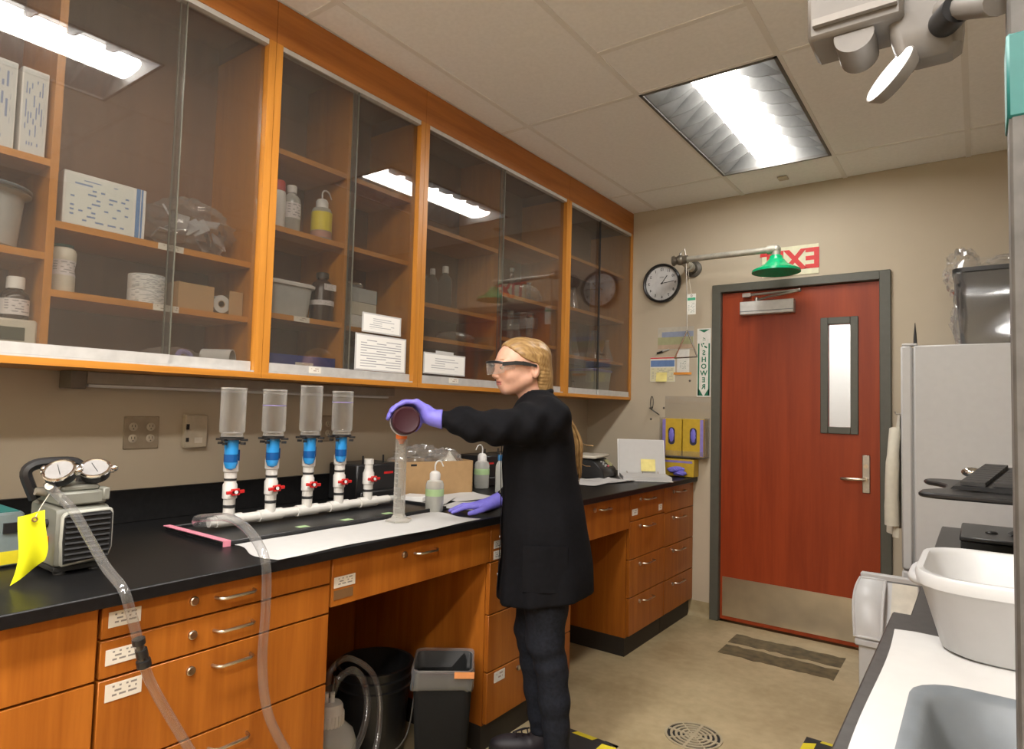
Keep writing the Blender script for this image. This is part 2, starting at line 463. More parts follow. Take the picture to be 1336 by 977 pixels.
SKIN = plain('skin', (0.66, 0.37, 0.26), 0.48, noise=0.05, nscale=60, Subsurface_Weight=0.12, Subsurface_Scale=0.006)
LIP = plain('lips', (0.46, 0.16, 0.13), 0.45)
EYEW = plain('eye_white', (0.6, 0.57, 0.53), 0.2)
COATW = plain('white_cotton', (0.60, 0.57, 0.48), 0.85, noise=0.05, bump=0.2)
GLASS = clear('cabinet_glass', (0.79, 0.78, 0.76), 1.65, 0.01, haze=0.04, hcol=(.42, .40, .37))
LENSG = clear('goggle_lens', (0.88, 0.84, 0.80), 1.5, 0.02, haze=0.06)
DOORGL = clear('door_glass', (0.90, 0.92, 0.92), 1.5, 0.02)
CLEARP = clear('clear_acrylic', (0.96, 0.96, 0.96), 1.45, 0.03, haze=0.03, hcol=(.75, .74, .7), edge=0.55)
TUBEM = clear('clear_vinyl_tube', (0.88, 0.88, 0.88), 1.65, 0.10, haze=0.03, hcol=(.5, .5, .5), edge=0.24)
BAG = clear('clear_poly_bag', (0.94, 0.94, 0.94), 1.7, 0.10, haze=0.06, hcol=(.62, .6, .58), edge=0.3)
BAGL = clear('clear_liner_bag', (0.9, 0.9, 0.9), 1.6, 0.15, haze=0.13, hcol=(.5, .5, .5), edge=0.2)
WARE = clear('glassware', (0.93, 0.94, 0.93), 1.9, 0.08, haze=0.05, hcol=(.7, .7, .68), edge=0.5)
MILKY = clear('milky_polyethylene', (0.86, 0.88, 0.86), 1.4, 0.2, haze=0.42, hcol=(.72, .72, .68), edge=0.4)
MILKY2 = clear('cloudy_cylinder', (0.90, 0.90, 0.88), 1.4, 0.12, haze=0.22, hcol=(.65, .63, .58), edge=0.5)
HOLDER = clear('acrylic_holder', (0.95, 0.95, 0.95), 1.45, 0.03, haze=0.06, hcol=(.7, .66, .6), edge=0.3)
LAMP = emit('fluorescent_lens', TROFFER_COLOR, TROFFER_STRENGTH)
LAMPF = emit('fluorescent_lens_dimmed', TROFFER_COLOR, FAR_TROFFER_STRENGTH)
LOUVRE = plain('louvre_reflector', (0.13, 0.13, 0.125), 0.45)
TROFF = plain('troffer_frame', (0.10, 0.095, 0.085), 0.5)
def hair_mat():
    m, N, L, b = new_mat('blond_hair'); b.inputs['Roughness'].default_value = 0.42
    tc = N.new('ShaderNodeTexCoord'); mp = N.new('ShaderNodeMapping'); mp.inputs['Scale'].default_value = (30, 260, 30)
    L.new(tc.outputs['Object'], mp.inputs['Vector'])
    nz = N.new('ShaderNodeTexNoise'); nz.inputs['Scale'].default_value = 1.0; nz.inputs['Detail'].default_value = 3; L.new(mp.outputs[0], nz.inputs['Vector'])
    cr = N.new('ShaderNodeValToRGB'); e = cr.color_ramp.elements; e[0].position = 0.3; e[0].color = (0.20, 0.105, 0.035, 1); e[1].position = 0.7; e[1].color = (0.46, 0.29, 0.115, 1)
    L.new(nz.outputs['Fac'], cr.inputs[0]); L.new(cr.outputs[0], b.inputs['Base Color'])
    bp = N.new('ShaderNodeBump'); bp.inputs['Strength'].default_value = 0.25; bp.inputs['Distance'].default_value = 0.002; L.new(nz.outputs['Fac'], bp.inputs['Height']); L.new(bp.outputs[0], b.inputs['Normal'])
    return m
HAIR = hair_mat()
P_LABEL = printed('drawer_label_print', (0.68, 0.63, 0.54), (0.22, 0.20, 0.18), 4, margin=0.14, cols=16)
P_LABELS = printed('small_label_print', (0.70, 0.66, 0.58), (0.35, 0.25, 0.2), 3, margin=0.2, cols=8)
P_LIST = printed('list_sheet_print', (0.82, 0.81, 0.78), (0.33, 0.33, 0.36), 13, margin=0.08, fill=0.32, cols=5, dens=0.85)
P_LIST2 = printed('table_sheet_print', (0.82, 0.81, 0.78), (0.42, 0.42, 0.44), 8, margin=0.16, fill=0.35, cols=4, dens=0.7)
P_BOX = printed('box_print_blue', (0.66, 0.69, 0.66), (0.18, 0.26, 0.46), 11, margin=0.07, fill=0.4, cols=16, dens=0.32)
P_BOXV = printed('box_print_upright', (0.58, 0.60, 0.60), (0.20, 0.26, 0.44), 9, axis_v='Y', axis_u='Z', margin=0.1, fill=0.5, cols=14, dens=0.42)
P_ROLL = printed('roll_label_print', (0.62, 0.63, 0.62), (0.22, 0.24, 0.28), 16, axis_u='Y', margin=0.02, fill=0.5, cols=14, dens=0.5)
P_WHITEL = printed('bottle_label_print', (0.66, 0.62, 0.62), (0.3, 0.28, 0.3), 6, axis_u='Y', margin=0.1, cols=10)
P_NOTE = printed('notice_print', (0.66, 0.62, 0.42), (0.40, 0.38, 0.30), 9, axis_u='X', margin=0.06, fill=0.4, cols=14)
P_TAG = printed('tag_print', (0.72, 0.72, 0.66), (0.3, 0.36, 0.32), 9, axis_u='X', margin=0.1, fill=0.4, cols=8)

# ================================================================== THE ROOM
m = MB().box(0, XR, YF, D, -0.1, 0)
floor = struct('floor', m, FLOOR, 'tan mottled epoxy concrete floor', 'floor')
wall_left = struct('wall_left', MB().box(-0.1, 0, YF - 0.1, D + 0.1, 0, H + 0.25), WALL, 'beige painted wall behind the counter and cabinets', 'wall')
DX0, DX1, DZT = 1.000, 1.930, 2.155           # door opening inside the frame
m = MB().box(0, DX0, D, D + 0.12, 0, H + 0.25).box(DX1, XR, D, D + 0.12, 0, H + 0.25).box(DX0, DX1, D, D + 0.12, DZT, H + 0.25)
wall_back = struct('wall_back', m, WALL, 'beige painted wall around the red door', 'wall')
wall_right = struct('wall_right', MB().box(XR, XR + 0.1, YF - 0.1, D + 0.1, 0, H + 0.25), WALL, 'beige painted wall beyond the right bench', 'wall')
wall_front = struct('wall_front', MB().box(0, XR, YF - 0.1, YF, 0, H + 0.25), WALL, 'beige painted wall closing the room', 'wall')
def cove(name, x0, x1):
    prof = [(0, 0), (-0.035, 0), (-0.022, 0.004), (-0.010, 0.016), (-0.006, 0.034), (-0.006, 0.10), (0, 0.10)]
    mm = MB().prism(prof, x1 - x0, (x0, D, 0), (0, 1, 0), (0, 0, 1))
    return struct(name, mm, FLOOR, 'floor coloured cove base along the door wall', 'baseboard')
cove('baseboard_back', 0.79, 0.944)
cove('baseboard_back', 1.99, XR)

# ceiling: slab, grid bars and single tiles
ceil_ = struct('ceiling', MB().box(0, XR, YF, D, H + 0.16, H + 0.25), CEIL, 'suspended ceiling of off-white tiles', 'ceiling')
FX0, FX1 = 1.137, 1.747
TRO = [(2.64, 3.85), (0.08, 1.29), (-1.14, 0.08), (-2.36, -1.14)]  # seen and reflected lights first, then unseen ones added to fill the room
TRO_ADDED = [(-1.14, 0.08), (-2.36, -1.14)]  # unseen row, added to lighten the near ceiling and left wall
xs = [XU] + [0.527, 1.137, 1.747, 2.357, 2.967] + [XR]
ys = sorted([2.64 + 1.22 * k for k in range(-4, 2)] + [YF, D])
bars = MB()
for x in xs[1:-1]: bars.box(x - 0.012, x + 0.012, YF, D, H - 0.001, H + 0.03)
cols = []
for i in range(len(xs) - 1):
    yy = list(ys)
    if abs(xs[i] - 1.137) < 1e-3:
        yy = sorted(set([YF, D, 2.243] + [t for p in TRO for t in p]))
    if abs(xs[i] - 2.357) < 1e-3:
        yy = sorted(set([YF, D, 1.42, 2.64, 3.86] + [t for p in TRO_ADDED for t in p]))
    for j in range(len(yy) - 1):
        cols.append((xs[i], xs[i + 1], yy[j], yy[j + 1]))
    for y in yy[1:-1]:
        bars.box(xs[i] + 0.0121, xs[i + 1] - 0.0121, y - 0.012, y + 0.012, H - 0.001, H + 0.03)
obj('ceiling_grid', bars, TBAR, ceil_)
for x0, x1, y0, y1 in cols:
    if any(abs(x0 - 1.137) < 1e-3 and abs(y0 - t[0]) < 1e-3 for t in TRO): continue
    if any(abs(x0 - 2.357) < 1e-3 and abs(y0 - t[0]) < 1e-3 for t in TRO_ADDED): continue
    if y1 - y0 < 0.03: continue
    obj('ceiling_tile', MB().box(x0 + 0.006, x1 - 0.006, y0 + 0.006, y1 - 0.006, H + 0.002, H + 0.018), CEIL, ceil_)
# closure above the wall cabinets
obj('ceiling_filler', MB().box(0, XU, YF, D, H + 0.001, H + 0.03), CEIL, ceil_)

# recessed troffers with a bright centre lens and curved side reflectors crossed by blades
def troffer(y0, y1, label, dx=0.0, lamp=None):
    t = thing('ceiling_light', label, 'light', ((FX0 + FX1) / 2 + dx, (y0 + y1) / 2, H), group='recessed ceiling lights')
    w, l = (FX1 - FX0) / 2 - 0.004, (y1 - y0) / 2 - 0.004
    m = MB().box(-w, w, -l, -l + 0.014, -0.004, 0.012).box(-w, w, l - 0.014, l, -0.004, 0.012).box(-w, -w + 0.014, -l, l, -0.004, 0.012).box(w - 0.014, w, -l, l, -0.004, 0.012)
    obj('frame', m, TROFF, t)
    m = MB()
    m.box(-w + 0.006, w - 0.006, -l + 0.006, l - 0.006, 0.135, 0.14)
    m.box(-w + 0.006, w - 0.006, -l + 0.006, -l + 0.012, 0.0, 0.14).box(-w + 0.006, w - 0.006, l - 0.012, l - 0.006, 0.0, 0.14)
    obj('housing', m, LOUVRE, t)
    for s in (-1, 1):
        def fn(u, v, s=s):
            a = u * pi / 2
            return (s * (0.105 + (w - 0.016 - 0.105) * u), (-l + 0.012) + (2 * l - 0.024) * v, 0.118 * cos(a) ** 1.3 + 0.006)
        obj('side_reflector', MB().grid(fn, 10, 1, 0.002), LOUVRE, t)
        nb = 8
        for k in range(1, nb):
            y = -l + 0.012 + (2 * l - 0.024) * k / nb
            pr = [(0.104, 0.050), (0.17, 0.018), (w - 0.016, 0.0)] + [(0.105 + (w - 0.016 - 0.105) * u, 0.118 * cos(u * pi / 2) ** 1.3 + 0.006) for u in (1, .8, .6, .4, .2, 0)]
            obj('blade', MB().prism([(s * a, b) for a, b in pr], 0.006, (0, y + 0.003, 0), (1, 0, 0), (0, 0, 1)), LOUVRE, t)

    lp = [(0.1 * cos(a), 0.056 - 0.022 * sin(a)) for a in [pi * k / 8 for k in range(9)]] + [(-0.085, 0.08), (0.085, 0.08)]
    obj('lens', MB().prism(lp[::-1], 2 * l - 0.026, (0, l - 0.013, 0), (1, 0, 0), (0, 0, 1)), lamp or LAMP, t, label='glowing white lens')
    return t
troffer(*TRO[0], 'recessed ceiling light in front of the red door', lamp=LAMPF)
troffer(*TRO[1], 'recessed ceiling light above the vacuum pump end of the room')
troffer(*TRO[2], 'added unseen ceiling light over the near end of the black worktop')
troffer(*TRO[3], 'added unseen ceiling light closest to the wall opposite the door')
troffer(*TRO_ADDED[0], 'added unseen ceiling light above the right bench behind the shelf post', 1.22)
troffer(*TRO_ADDED[1], 'added unseen ceiling light over the bench end opposite the fridge', 1.22)
m = MB().box(-0.028, 0.028, -0.028, 0.028, -0.012, 0.0)
o = obj('ceiling_sensor', m, IVORY, loc=(1.437, 4.06, H), bev=0.003)
tag(o, 'small square sensor on the ceiling between light and door wall', 'sensor')

# ------------------------------------------------------------------ door
dr = bpy.data.objects.new('door_1', None); COL.objects.link(dr); dr.location = (0, D, 0); dr['kind'] = 'structure'
dr['label'] = 'cherry red wooden door in a grey green steel frame'; dr['category'] = 'door'
FL, FRx = 0.945, 1.985
m = MB()
m.box(FL, DX0 + 0.004, -0.022, 0.11, 0, DZT + 0.05).box(DX1 - 0.004, FRx, -0.022, 0.11, 0, DZT + 0.05).box(DX0, DX1, -0.022, 0.11, DZT - 0.004, DZT + 0.05)
obj('door_frame', m, FRAMEG, dr, bev=0.004)
m = MB().box(DX0, DX0 + 0.016, 0.055, 0.1, 0, DZT).box(DX1 - 0.016, DX1, 0.055, 0.1, 0, DZT).box(DX0, DX1, 0.055, 0.1, DZT - 0.016, DZT)
obj('door_stop', m, FRAMEG, dr)
WX0, WX1, WZ0, WZ1 = 1.65, 1.772, 1.285, 1.905
LY0, LY1 = 0.012, 0.054
m = MB().box(DX0 + 0.006, WX0, LY0, LY1, 0.012, DZT - 0.008).box(WX1, DX1 - 0.006, LY0, LY1, 0.012, DZT - 0.008)
m.box(WX0, WX1, LY0, LY1, 0.012, WZ0).box(WX0, WX1, LY0, LY1, WZ1, DZT - 0.008)
leaf = obj('door_leaf', m, DOORW, dr)
obj('kick_plate', MB().box(DX0 + 0.02, DX1 - 0.02, LY0 - 0.003, LY0, 0.035, 0.285), KICKPL, leaf, label='brushed metal kick plate')
w = 0.042
m = MB().box(WX0 - w, WX0, LY0 - 0.012, LY0, WZ0 - w, WZ1 + w).box(WX1, WX1 + w, LY0 - 0.012, LY0, WZ0 - w, WZ1 + w).box(WX0, WX1, LY0 - 0.012, LY0, WZ0 - w, WZ0).box(WX0, WX1, LY0 - 0.012, LY0, WZ1, WZ1 + w)
obj('vision_frame', m, FRAMEG, leaf, bev=0.003)
obj('vision_pane', MB().box(WX0, WX1, LY0 + 0.014, LY0 + 0.020, WZ0, WZ1), DOORGL, leaf)
m = MB().box(1.833, 1.873, LY0 - 0.010, LY0, 0.905, 1.125)
obj('lock_plate', m, STEEL, leaf, bev=0.003)
m = MB().cyl((1.853, LY0 - 0.01, 0.985), (1.853, LY0 - 0.05, 0.985), 0.011).tube(smooth_path([(1.853, LY0 - 0.045, 0.985), (1.82, LY0 - 0.052, 0.985), (1.76, LY0 - 0.05, 0.983), (1.725, LY0 - 0.038, 0.982)], 4), [0.0095] * 12 + [0.008])
obj('lever_handle', m, NICKEL, leaf)
m = MB().cyl((1.853, LY0 - 0.010, 1.06), (1.853, LY0 - 0.016, 1.06), 0.012).box(1.850, 1.856, LY0 - 0.022, LY0 - 0.014, 1.05, 1.07)
obj('thumb_turn', m, NICKEL, leaf)
m = MB().box(1.135, 1.465, -0.045, LY0, 1.99, 2.075)
cl = obj('door_closer', m, ALU, leaf, bev=0.004)
obj('closer_seam', MB().box(1.137, 1.463, -0.0465, -0.045, 2.008, 2.012), GREYP, cl)
m = MB().tube([(1.235, -0.02, 2.085), (1.32, -0.06, 2.092), (1.50, -0.052, 2.118)], 0.007).tube([(1.17, -0.025, 2.118), (1.50, -0.055, 2.122)], 0.008).cyl((1.235, -0.02, 2.07), (1.235, -0.02, 2.1), 0.012).sphere((1.50, -0.054, 2.12), 0.012).box(1.15, 1.20, -0.04, -0.005, 2.105, 2.13)
obj('closer_arm', m, STEEL, cl)
# corridor beyond the pane
m = MB().box(0.6, 2.6, D + 1.5, D + 1.55, 0, 2.8)
struct('wall_corridor', m, WHITEPAINT, 'white corridor wall seen through the door pane', 'wall')
struct('floor_corridor', MB().box(0.6, 2.6, D + 0.12, D + 1.5, -0.1, -0.001), FLOOR, 'corridor floor beyond the red door', 'floor')
struct('ceiling_corridor', MB().box(0.6, 2.6, D + 0.12, D + 1.55, 2.80, 2.85), CEIL, 'corridor ceiling beyond the red door', 'ceiling')
ct = thing('corridor_light', 'ceiling light of the corridor beyond the red door', 'light', (1.6, D + 0.9, 2.749))
obj('corridor_lens', MB().add([(-0.5, -0.22, 0), (0.5, -0.22, 0), (0.5, 0.22, 0), (-0.5, 0.22, 0)], [(3, 2, 1, 0)]), LAMP, ct)
obj('corridor_housing', MB().box(-0.52, 0.52, -0.24, 0.24, 0.002, 0.05), WHITEPAINT, ct)
m = MB().cyl((1.80, D + 1.5, 1.33), (1.80, D + 1.44, 1.33), 0.02).box(1.775, 1.825, D + 1.49, D + 1.5, 1.26, 1.40)
tag(obj('corridor_lock', m, STEEL), 'metal lock set on the pale surface seen through the door pane', 'lock')

# ------------------------------------------------------------------ floor fittings
t = thing('floor_drain', 'round slotted metal floor drain', 'drain', (1.413, 2.69, 0.0))
DRM = plain('drain_metal', (0.42, 0.36, 0.24), 0.5, metal=0.2)
m = MB()
for rr in (0.026, 0.047, 0.066, 0.086, 0.108): m.lathe([(rr - 0.0055, 0.0005), (rr - 0.0055, 0.005), (rr + 0.0055, 0.005), (rr + 0.0055, 0.0005)], seg=40)
m2 = MB()
for rr in (0.03, 0.05, 0.07, 0.09, 0.112):
    m2.lathe([(rr - 0.005, 0.0008), (rr - 0.005, 0.005), (rr + 0.005, 0.005), (rr + 0.005, 0.0008), (rr - 0.005, 0.0008)], seg=40, cap0=False, cap1=False)
m2.cyl((0, 0, 0.0008), (0, 0, 0.005), 0.018, seg=20)
for k in range(8):
    a = k * pi / 4
    m2.obox((0.06 * cos(a), 0.06 * sin(a), 0.003), (0.10, 0.006 if k % 2 else 0.012, 0.0042), Matrix.Rotation(a, 3, 'Z'))
obj('grate', m2, DRM, t)
obj('drain_well', MB().cyl((0, 0, 0.0003), (0, 0, 0.0008), 0.113, seg=40), BLACKM, t)
GLUE = plain('old_adhesive', (0.115, 0.090, 0.045), 0.6, noise=0.45, nscale=18)
for y0, y1, x0, x1, lb in ((3.91, 4.075, 1.175, 1.775, 'brown rectangular adhesive stain on the floor closest to the door'), (3.70, 3.86, 1.18, 1.775, 'brown rectangular adhesive stain on the floor farther from the door')):
    n = 18; top = []; bot = []
    for i in range(n + 1):
        x = x0 + (x1 - x0) * i / n
        top.append((x, y1 + random.uniform(-.012, .012))); bot.append((x, y0 + random.uniform(-.012, .012)))
    tag(obj('floor_stain', MB().prism(bot + top[::-1], 0.0012, (0, 0, 0.0003)), GLUE), lb, 'stain', 'adhesive stains by the door')
def mat_(x0, x1, y0, y1, label, shift=0.0):
    t = thing('floor_mat', label, 'mat', ((x0 + x1) / 2, (y0 + y1) / 2, 0))
    w, l = (x1 - x0) / 2, (y1 - y0) / 2; e = 0.05; st = 0.095
    obj('mat_field', MB().box(-w + e, w - e, -l + e, l - e, 0.001, 0.014), RUBBER, t)
    def strip(p, q, nx, ny, i0):
        p = Vector(p); q = Vector(q); L = (q - p).length; d = (q - p) / L; n = Vector((nx, ny)); k = 0; a = 0.0
        while a < L - 1e-4:
            b = min(L, a + st - (shift if k == 0 else 0))
            c0, c1 = (max(a, 0.0), min(b, L)); i_0, i_1 = max(c0, e), min(c1, L - e)
            A = p + d * c0; B = p + d * c1; C = p + d * i_1 + n * e; Dd = p + d * i_0 + n * e
            obj('edge_block', MB().add([(A.x, A.y, .001), (B.x, B.y, .001), (C.x, C.y, .014), (Dd.x, Dd.y, .014)], [(0, 1, 2, 3)]), YELLOWM if (k + i0) % 2 else RUBBER, t)
            a = b; k += 1
    strip((-w, -l), (w, -l), 0, 1, 0); strip((w, -l), (w, l), -1, 0, 0); strip((w, l), (-w, l), 0, -1, 0); strip((-w, l), (-w, -l), 1, 0, 0)
mat_(0.90, 1.205, 1.45, 2.42, 'black rubber mat with yellow hazard blocks under the standing person')
mat_(1.79, 2.20, 1.2, 2.99, 'black rubber mat with yellow hazard blocks beside the right bench', 0.03)

# ================================================================== UPPER CABINETS
EDGEP = plain('polished_glass_edge', (0.12, 0.115, 0.09), 0.3)
def upper(name_label, y0, y1, dividers, shelves, doors, edge_mat):
    """shelves: list of (ya, yb, [z...]); doors: list of (ya, yb, track 0 outer / 1 inner)"""
    t = thing('wall_cabinet', name_label, 'cabinet', (0, 0, 0), group='glass fronted wall cabinets')
    T = 0.027
    zb, zt = 1.427, H
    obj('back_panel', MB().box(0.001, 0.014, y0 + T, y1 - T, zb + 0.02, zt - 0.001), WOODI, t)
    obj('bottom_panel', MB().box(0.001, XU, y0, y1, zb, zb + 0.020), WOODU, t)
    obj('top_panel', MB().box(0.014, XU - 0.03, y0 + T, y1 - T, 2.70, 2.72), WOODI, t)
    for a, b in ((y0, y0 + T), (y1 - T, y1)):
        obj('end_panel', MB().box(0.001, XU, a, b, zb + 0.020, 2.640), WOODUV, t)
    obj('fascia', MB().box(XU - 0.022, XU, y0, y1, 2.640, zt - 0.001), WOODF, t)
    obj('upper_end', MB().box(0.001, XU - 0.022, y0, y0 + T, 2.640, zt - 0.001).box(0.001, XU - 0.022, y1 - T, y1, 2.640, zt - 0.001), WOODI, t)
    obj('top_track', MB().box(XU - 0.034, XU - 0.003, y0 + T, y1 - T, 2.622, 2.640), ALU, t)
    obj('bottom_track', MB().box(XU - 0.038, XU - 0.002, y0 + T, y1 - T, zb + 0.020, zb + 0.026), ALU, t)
    for d in dividers:
        obj('divider', MB().box(0.014, 0.300, d - 0.010, d + 0.010, zb + 0.020, 2.70), WOODUV, t)
    sh = []
    for a, b, zs in shelves:
        for z in zs:
            sh.append((a, b, z, obj('shelf', MB().box(0.014, 0.298, a, b, z - 0.020, z), WOODU, t)))
    for a, b, k in doors:
        x = XU - 0.010 if k == 0 else XU - 0.026
        dd = obj('sliding_door', MB().box(x - 0.002, x + 0.002, a, b, 1.478, 2.634), GLASS, t, label='sliding glass door')
        ends = [e for e in (a, b) if y0 + 0.06 < e < y1 - 0.06]
        for e in ends: obj('pane_edge', MB().box(x - 0.0025, x + 0.0025, e - 0.0018, e + 0.0018, 1.484, 2.634), edge_mat, dd)
        obj('door_rail', MB().box(x - 0.006, x + 0.006, a, b, 1.4535, 1.484), ALU, dd, label='pale aluminium bottom rail')
    return t, sh
def shelf_label(sh, ya, yb, z, h=0.02):
    for a, b, zz, o in sh:
        if abs(zz - z) < 0.002 and a <= ya <= b:
            obj('shelf_label', MB().box(0.2985, 0.2995, ya, yb, z - 0.020, z - 0.020 + h), P_LABELS, o, label='small white label')
A, shA = upper('wall cabinet above the vacuum pump with large white box and crumpled bag', 0.0, 1.30, [0.665], [(0.027, 0.655, [2.005, 1.742]), (0.675, 1.273, [1.838, 1.643])], [(0.03, 0.985, 0), (0.972, 1.27, 1)], EDGEP)
B_, shB = upper('wall cabinet with yellow labelled wash bottle and blue binder', 1.302, 2.075, [1.694], [(1.329, 1.684, [2.288, 1.998, 1.672]), (1.704, 2.048, [2.288, 1.998, 1.665])], [(1.332, 1.692, 0), (1.68, 2.045, 1)], EDGEP)
C_, shC = upper('wall cabinet behind the person with dark bottles and glassware', 2.077, 3.355, [2.725], [(2.104, 2.715, [2.198, 1.830, 1.671]), (2.735, 3.328, [2.29, 1.975, 1.732])], [(2.107, 2.70, 0), (2.685, 3.325, 1)], EDGEP)
D_, shD = upper('wall cabinet next to the wall clock with conical flasks', 3.357, D - 0.002, [], [(3.384, 4.235, [2.33, 2.0, 1.695])], [(3.387, 3.795, 1), (3.78, 4.232, 0)], RUBBER)
shelf_label(shA, 0.955, 1.035, 1.838); shelf_label(shA, 0.95, 1.01, 1.643); shelf_label(shA, 1.012, 1.03, 1.643)
shelf_label(shB, 1.46, 1.53, 1.672)
# rail labels on the sliding doors
def rail_label(cab, x, ya, yb):
    d = [c for c in cab.children if c.name.startswith('sliding_door')]
    obj('rail_label', MB().box(x, x + 0.001, ya, yb, 1.457, 1.481), P_LABELS, d[0] if len(d) else cab)
rail_label(B_, XU - 0.004, 1.50, 1.555)
rail_label(C_, XU - 0.004, 2.29, 2.36)
rail_label(D_, XU - 0.0195, 3.99, 4.03)

# under cabinet light housing
t = thing('under_cabinet_light', 'long grey unlit strip light under the wall cabinets', 'light', (0, 0, 0))
obj('light_housing', MB().box(0.03, 0.115, 0.845, 2.17, 1.385, 1.427), plain('strip_light_grey', (0.30, 0.27, 0.22), 0.5), t, bev=0.004)
obj('end_cap', MB().box(0.028, 0.12, 0.80, 0.845, 1.370, 1.427), plain('strip_cap', (0.16, 0.14, 0.11), 0.5), t, bev=0.003)
obj('light_tube', MB().cyl((0.085, 0.86, 1.384), (0.085, 2.15, 1.384), 0.008), WHITEP, t)

# ================================================================== WORKTOP AND BASE CABINETS
m = MB().box(0.001, 0.853, -0.60, D - 0.002, 0.887, ZC)
wt = obj('worktop', m, BLACKTOP, bev=0.003); tag(wt, 'long black epoxy worktop along the left wall', 'worktop')
obj('backsplash', MB().box(0.001, 0.021, -0.60, D - 0.002, ZC, 1.03), BLACKTOP, wt, bev=0.002)
def pull(parent, yc, z, w=0.104, x=XB, mat=NICKEL):
    p = [(x - 0.001, yc - w / 2, z), (x + 0.018, yc - w / 2 + 0.004, z), (x + 0.026, yc - w / 2 + 0.014, z), (x + 0.026, yc + w / 2 - 0.014, z), (x + 0.018, yc + w / 2 - 0.004, z), (x - 0.001, yc + w / 2, z)]
    return obj('pull_handle', MB().tube(p, 0.0042, 8), mat, parent)
def lock(parent, y, z, x=XB):
    mm = MB().lathe([(0.011, 0), (0.011, 0.006), (0.0085, 0.008), (0.0085, 0.009)], (x, y, z), (1, 0, 0), 18)
    return obj('lock', mm, NICKEL, parent)
def slabel(parent, y0, y1, z0, z1, mat=None, x=XB):
    return obj('drawer_label', MB().box(x, x + 0.0012, y0, y1, z0, z1), mat or P_LABEL, parent)
def base(label, y0, y1, bands, zlow=0.10, toe=True, kind='drawer', handles=True, locks=True, hy=None, hw=0.104):
    t = thing('base_cabinet', label, 'cabinet', (0, 0, 0), group='base cabinets under the worktop')
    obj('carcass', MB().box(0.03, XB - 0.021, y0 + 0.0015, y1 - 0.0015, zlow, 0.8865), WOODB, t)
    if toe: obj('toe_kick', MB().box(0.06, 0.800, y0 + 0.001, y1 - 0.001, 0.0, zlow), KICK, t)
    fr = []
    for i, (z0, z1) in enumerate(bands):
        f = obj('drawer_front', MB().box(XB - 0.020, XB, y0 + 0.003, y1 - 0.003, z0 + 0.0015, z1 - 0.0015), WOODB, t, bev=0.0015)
        if handles:
            yc = (y0 + y1) / 2 if hy is None else hy
            z = z1 - 0.042 if z1 - z0 > 0.1 else (z0 + z1) / 2
            pull(f, yc, z, hw)
            if locks: lock(f, yc - 0.108 if hw > 0.09 else yc - 0.085, z + 0.004)
        fr.append(f)
    return t, fr
U1, f1 = base('base cabinet below the vacuum pump with plain panels', -0.20, 0.636, [(0.724, 0.885), (0.11, 0.722)], handles=False)
pull(f1[1], 0.05, 0.68); pull(f1[0], 0.05, 0.80)
base('base cabinet at the near end of the worktop', -0.60, -0.202, [(0.724, 0.885), (0.11, 0.722)])
U2, f2 = base('base cabinet with four labelled drawers beside the knee space bucket', 0.638, 1.260, [(0.810, 0.885), (0.724, 0.808), (0.521, 0.722), (0.11, 0.519)], hy=0.953)
slabel(f2[0], 0.654, 0.722, 0.834, 0.868); slabel(f2[1], 0.652, 0.727, 0.752, 0.786); slabel(f2[2], 0.655, 0.732, 0.672, 0.710)
U3, f3 = base('base cabinet of stacked drawers right behind the person', 2.032, 2.668, [(0.735, 0.885), (0.53, 0.733), (0.308, 0.528), (0.11, 0.306)])
slabel(f3[0], 2.055, 2.12, 0.785, 0.815); slabel(f3[0], 2.055, 2.12, 0.742, 0.775); slabel(f3[3], 2.08, 2.15, 0.255, 0.295, P_LABELS)
U4, f4 = base('four drawer base cabinet beside the far knee space', 3.29, 3.772, [(0.735, 0.885), (0.525, 0.733), (0.318, 0.523), (0.11, 0.316)], hw=0.13)
slabel(f4[0], 3.315, 3.385, 0.765, 0.80, P_LABELS); slabel(f4[0], 3.68, 3.73, 0.755, 0.79, P_LABELS)
U5, f5 = base('four drawer base cabinet against the door wall', 3.774, D - 0.003, [(0.725, 0.885), (0.52, 0.723), (0.315, 0.518), (0.11, 0.313)], hw=0.13)
# the two knee spaces: a drawer under the top and a panel closing the back
def apron(label, y0, y1, z0, hy, lk=True):
    t = thing('knee_space_unit', label, 'cabinet', (0, 0, 0), group='knee spaces under the worktop')
    obj('drawer_box', MB().box(0.25, XB - 0.021, y0 + 0.002, y1 - 0.002, z0 + 0.012, 0.8865), WOODB, t)
    f = obj('drawer_front', MB().box(XB - 0.020, XB, y0 + 0.002, y1 - 0.002, z0, 0.8835), WOODB, t, bev=0.0015)
    obj('back_panel', MB().box(0.03, 0.05, y0, y1, 0.10, 0.8865), WOODB, t)
    obj('panel_kick', MB().box(0.03, 0.05, y0, y1, 0, 0.10), KICK, t)
    pull(f, hy, 0.842)
    if lk: lock(f, hy - 0.10, 0.845)
    return t, f
K1, fk1 = apron('knee space with a wide drawer above the bucket and bin', 1.262, 2.030, 0.738, 1.66)
slabel(fk1, 1.272, 1.352, 0.792, 0.824); slabel(fk1, 1.272, 1.345, 0.757, 0.785, plain('old_label_residue', (0.17, 0.085, 0.03), 0.6))
K2, fk2 = apron('empty knee space with a wide drawer towards the door', 2.670, 3.288, 0.70, 2.98)

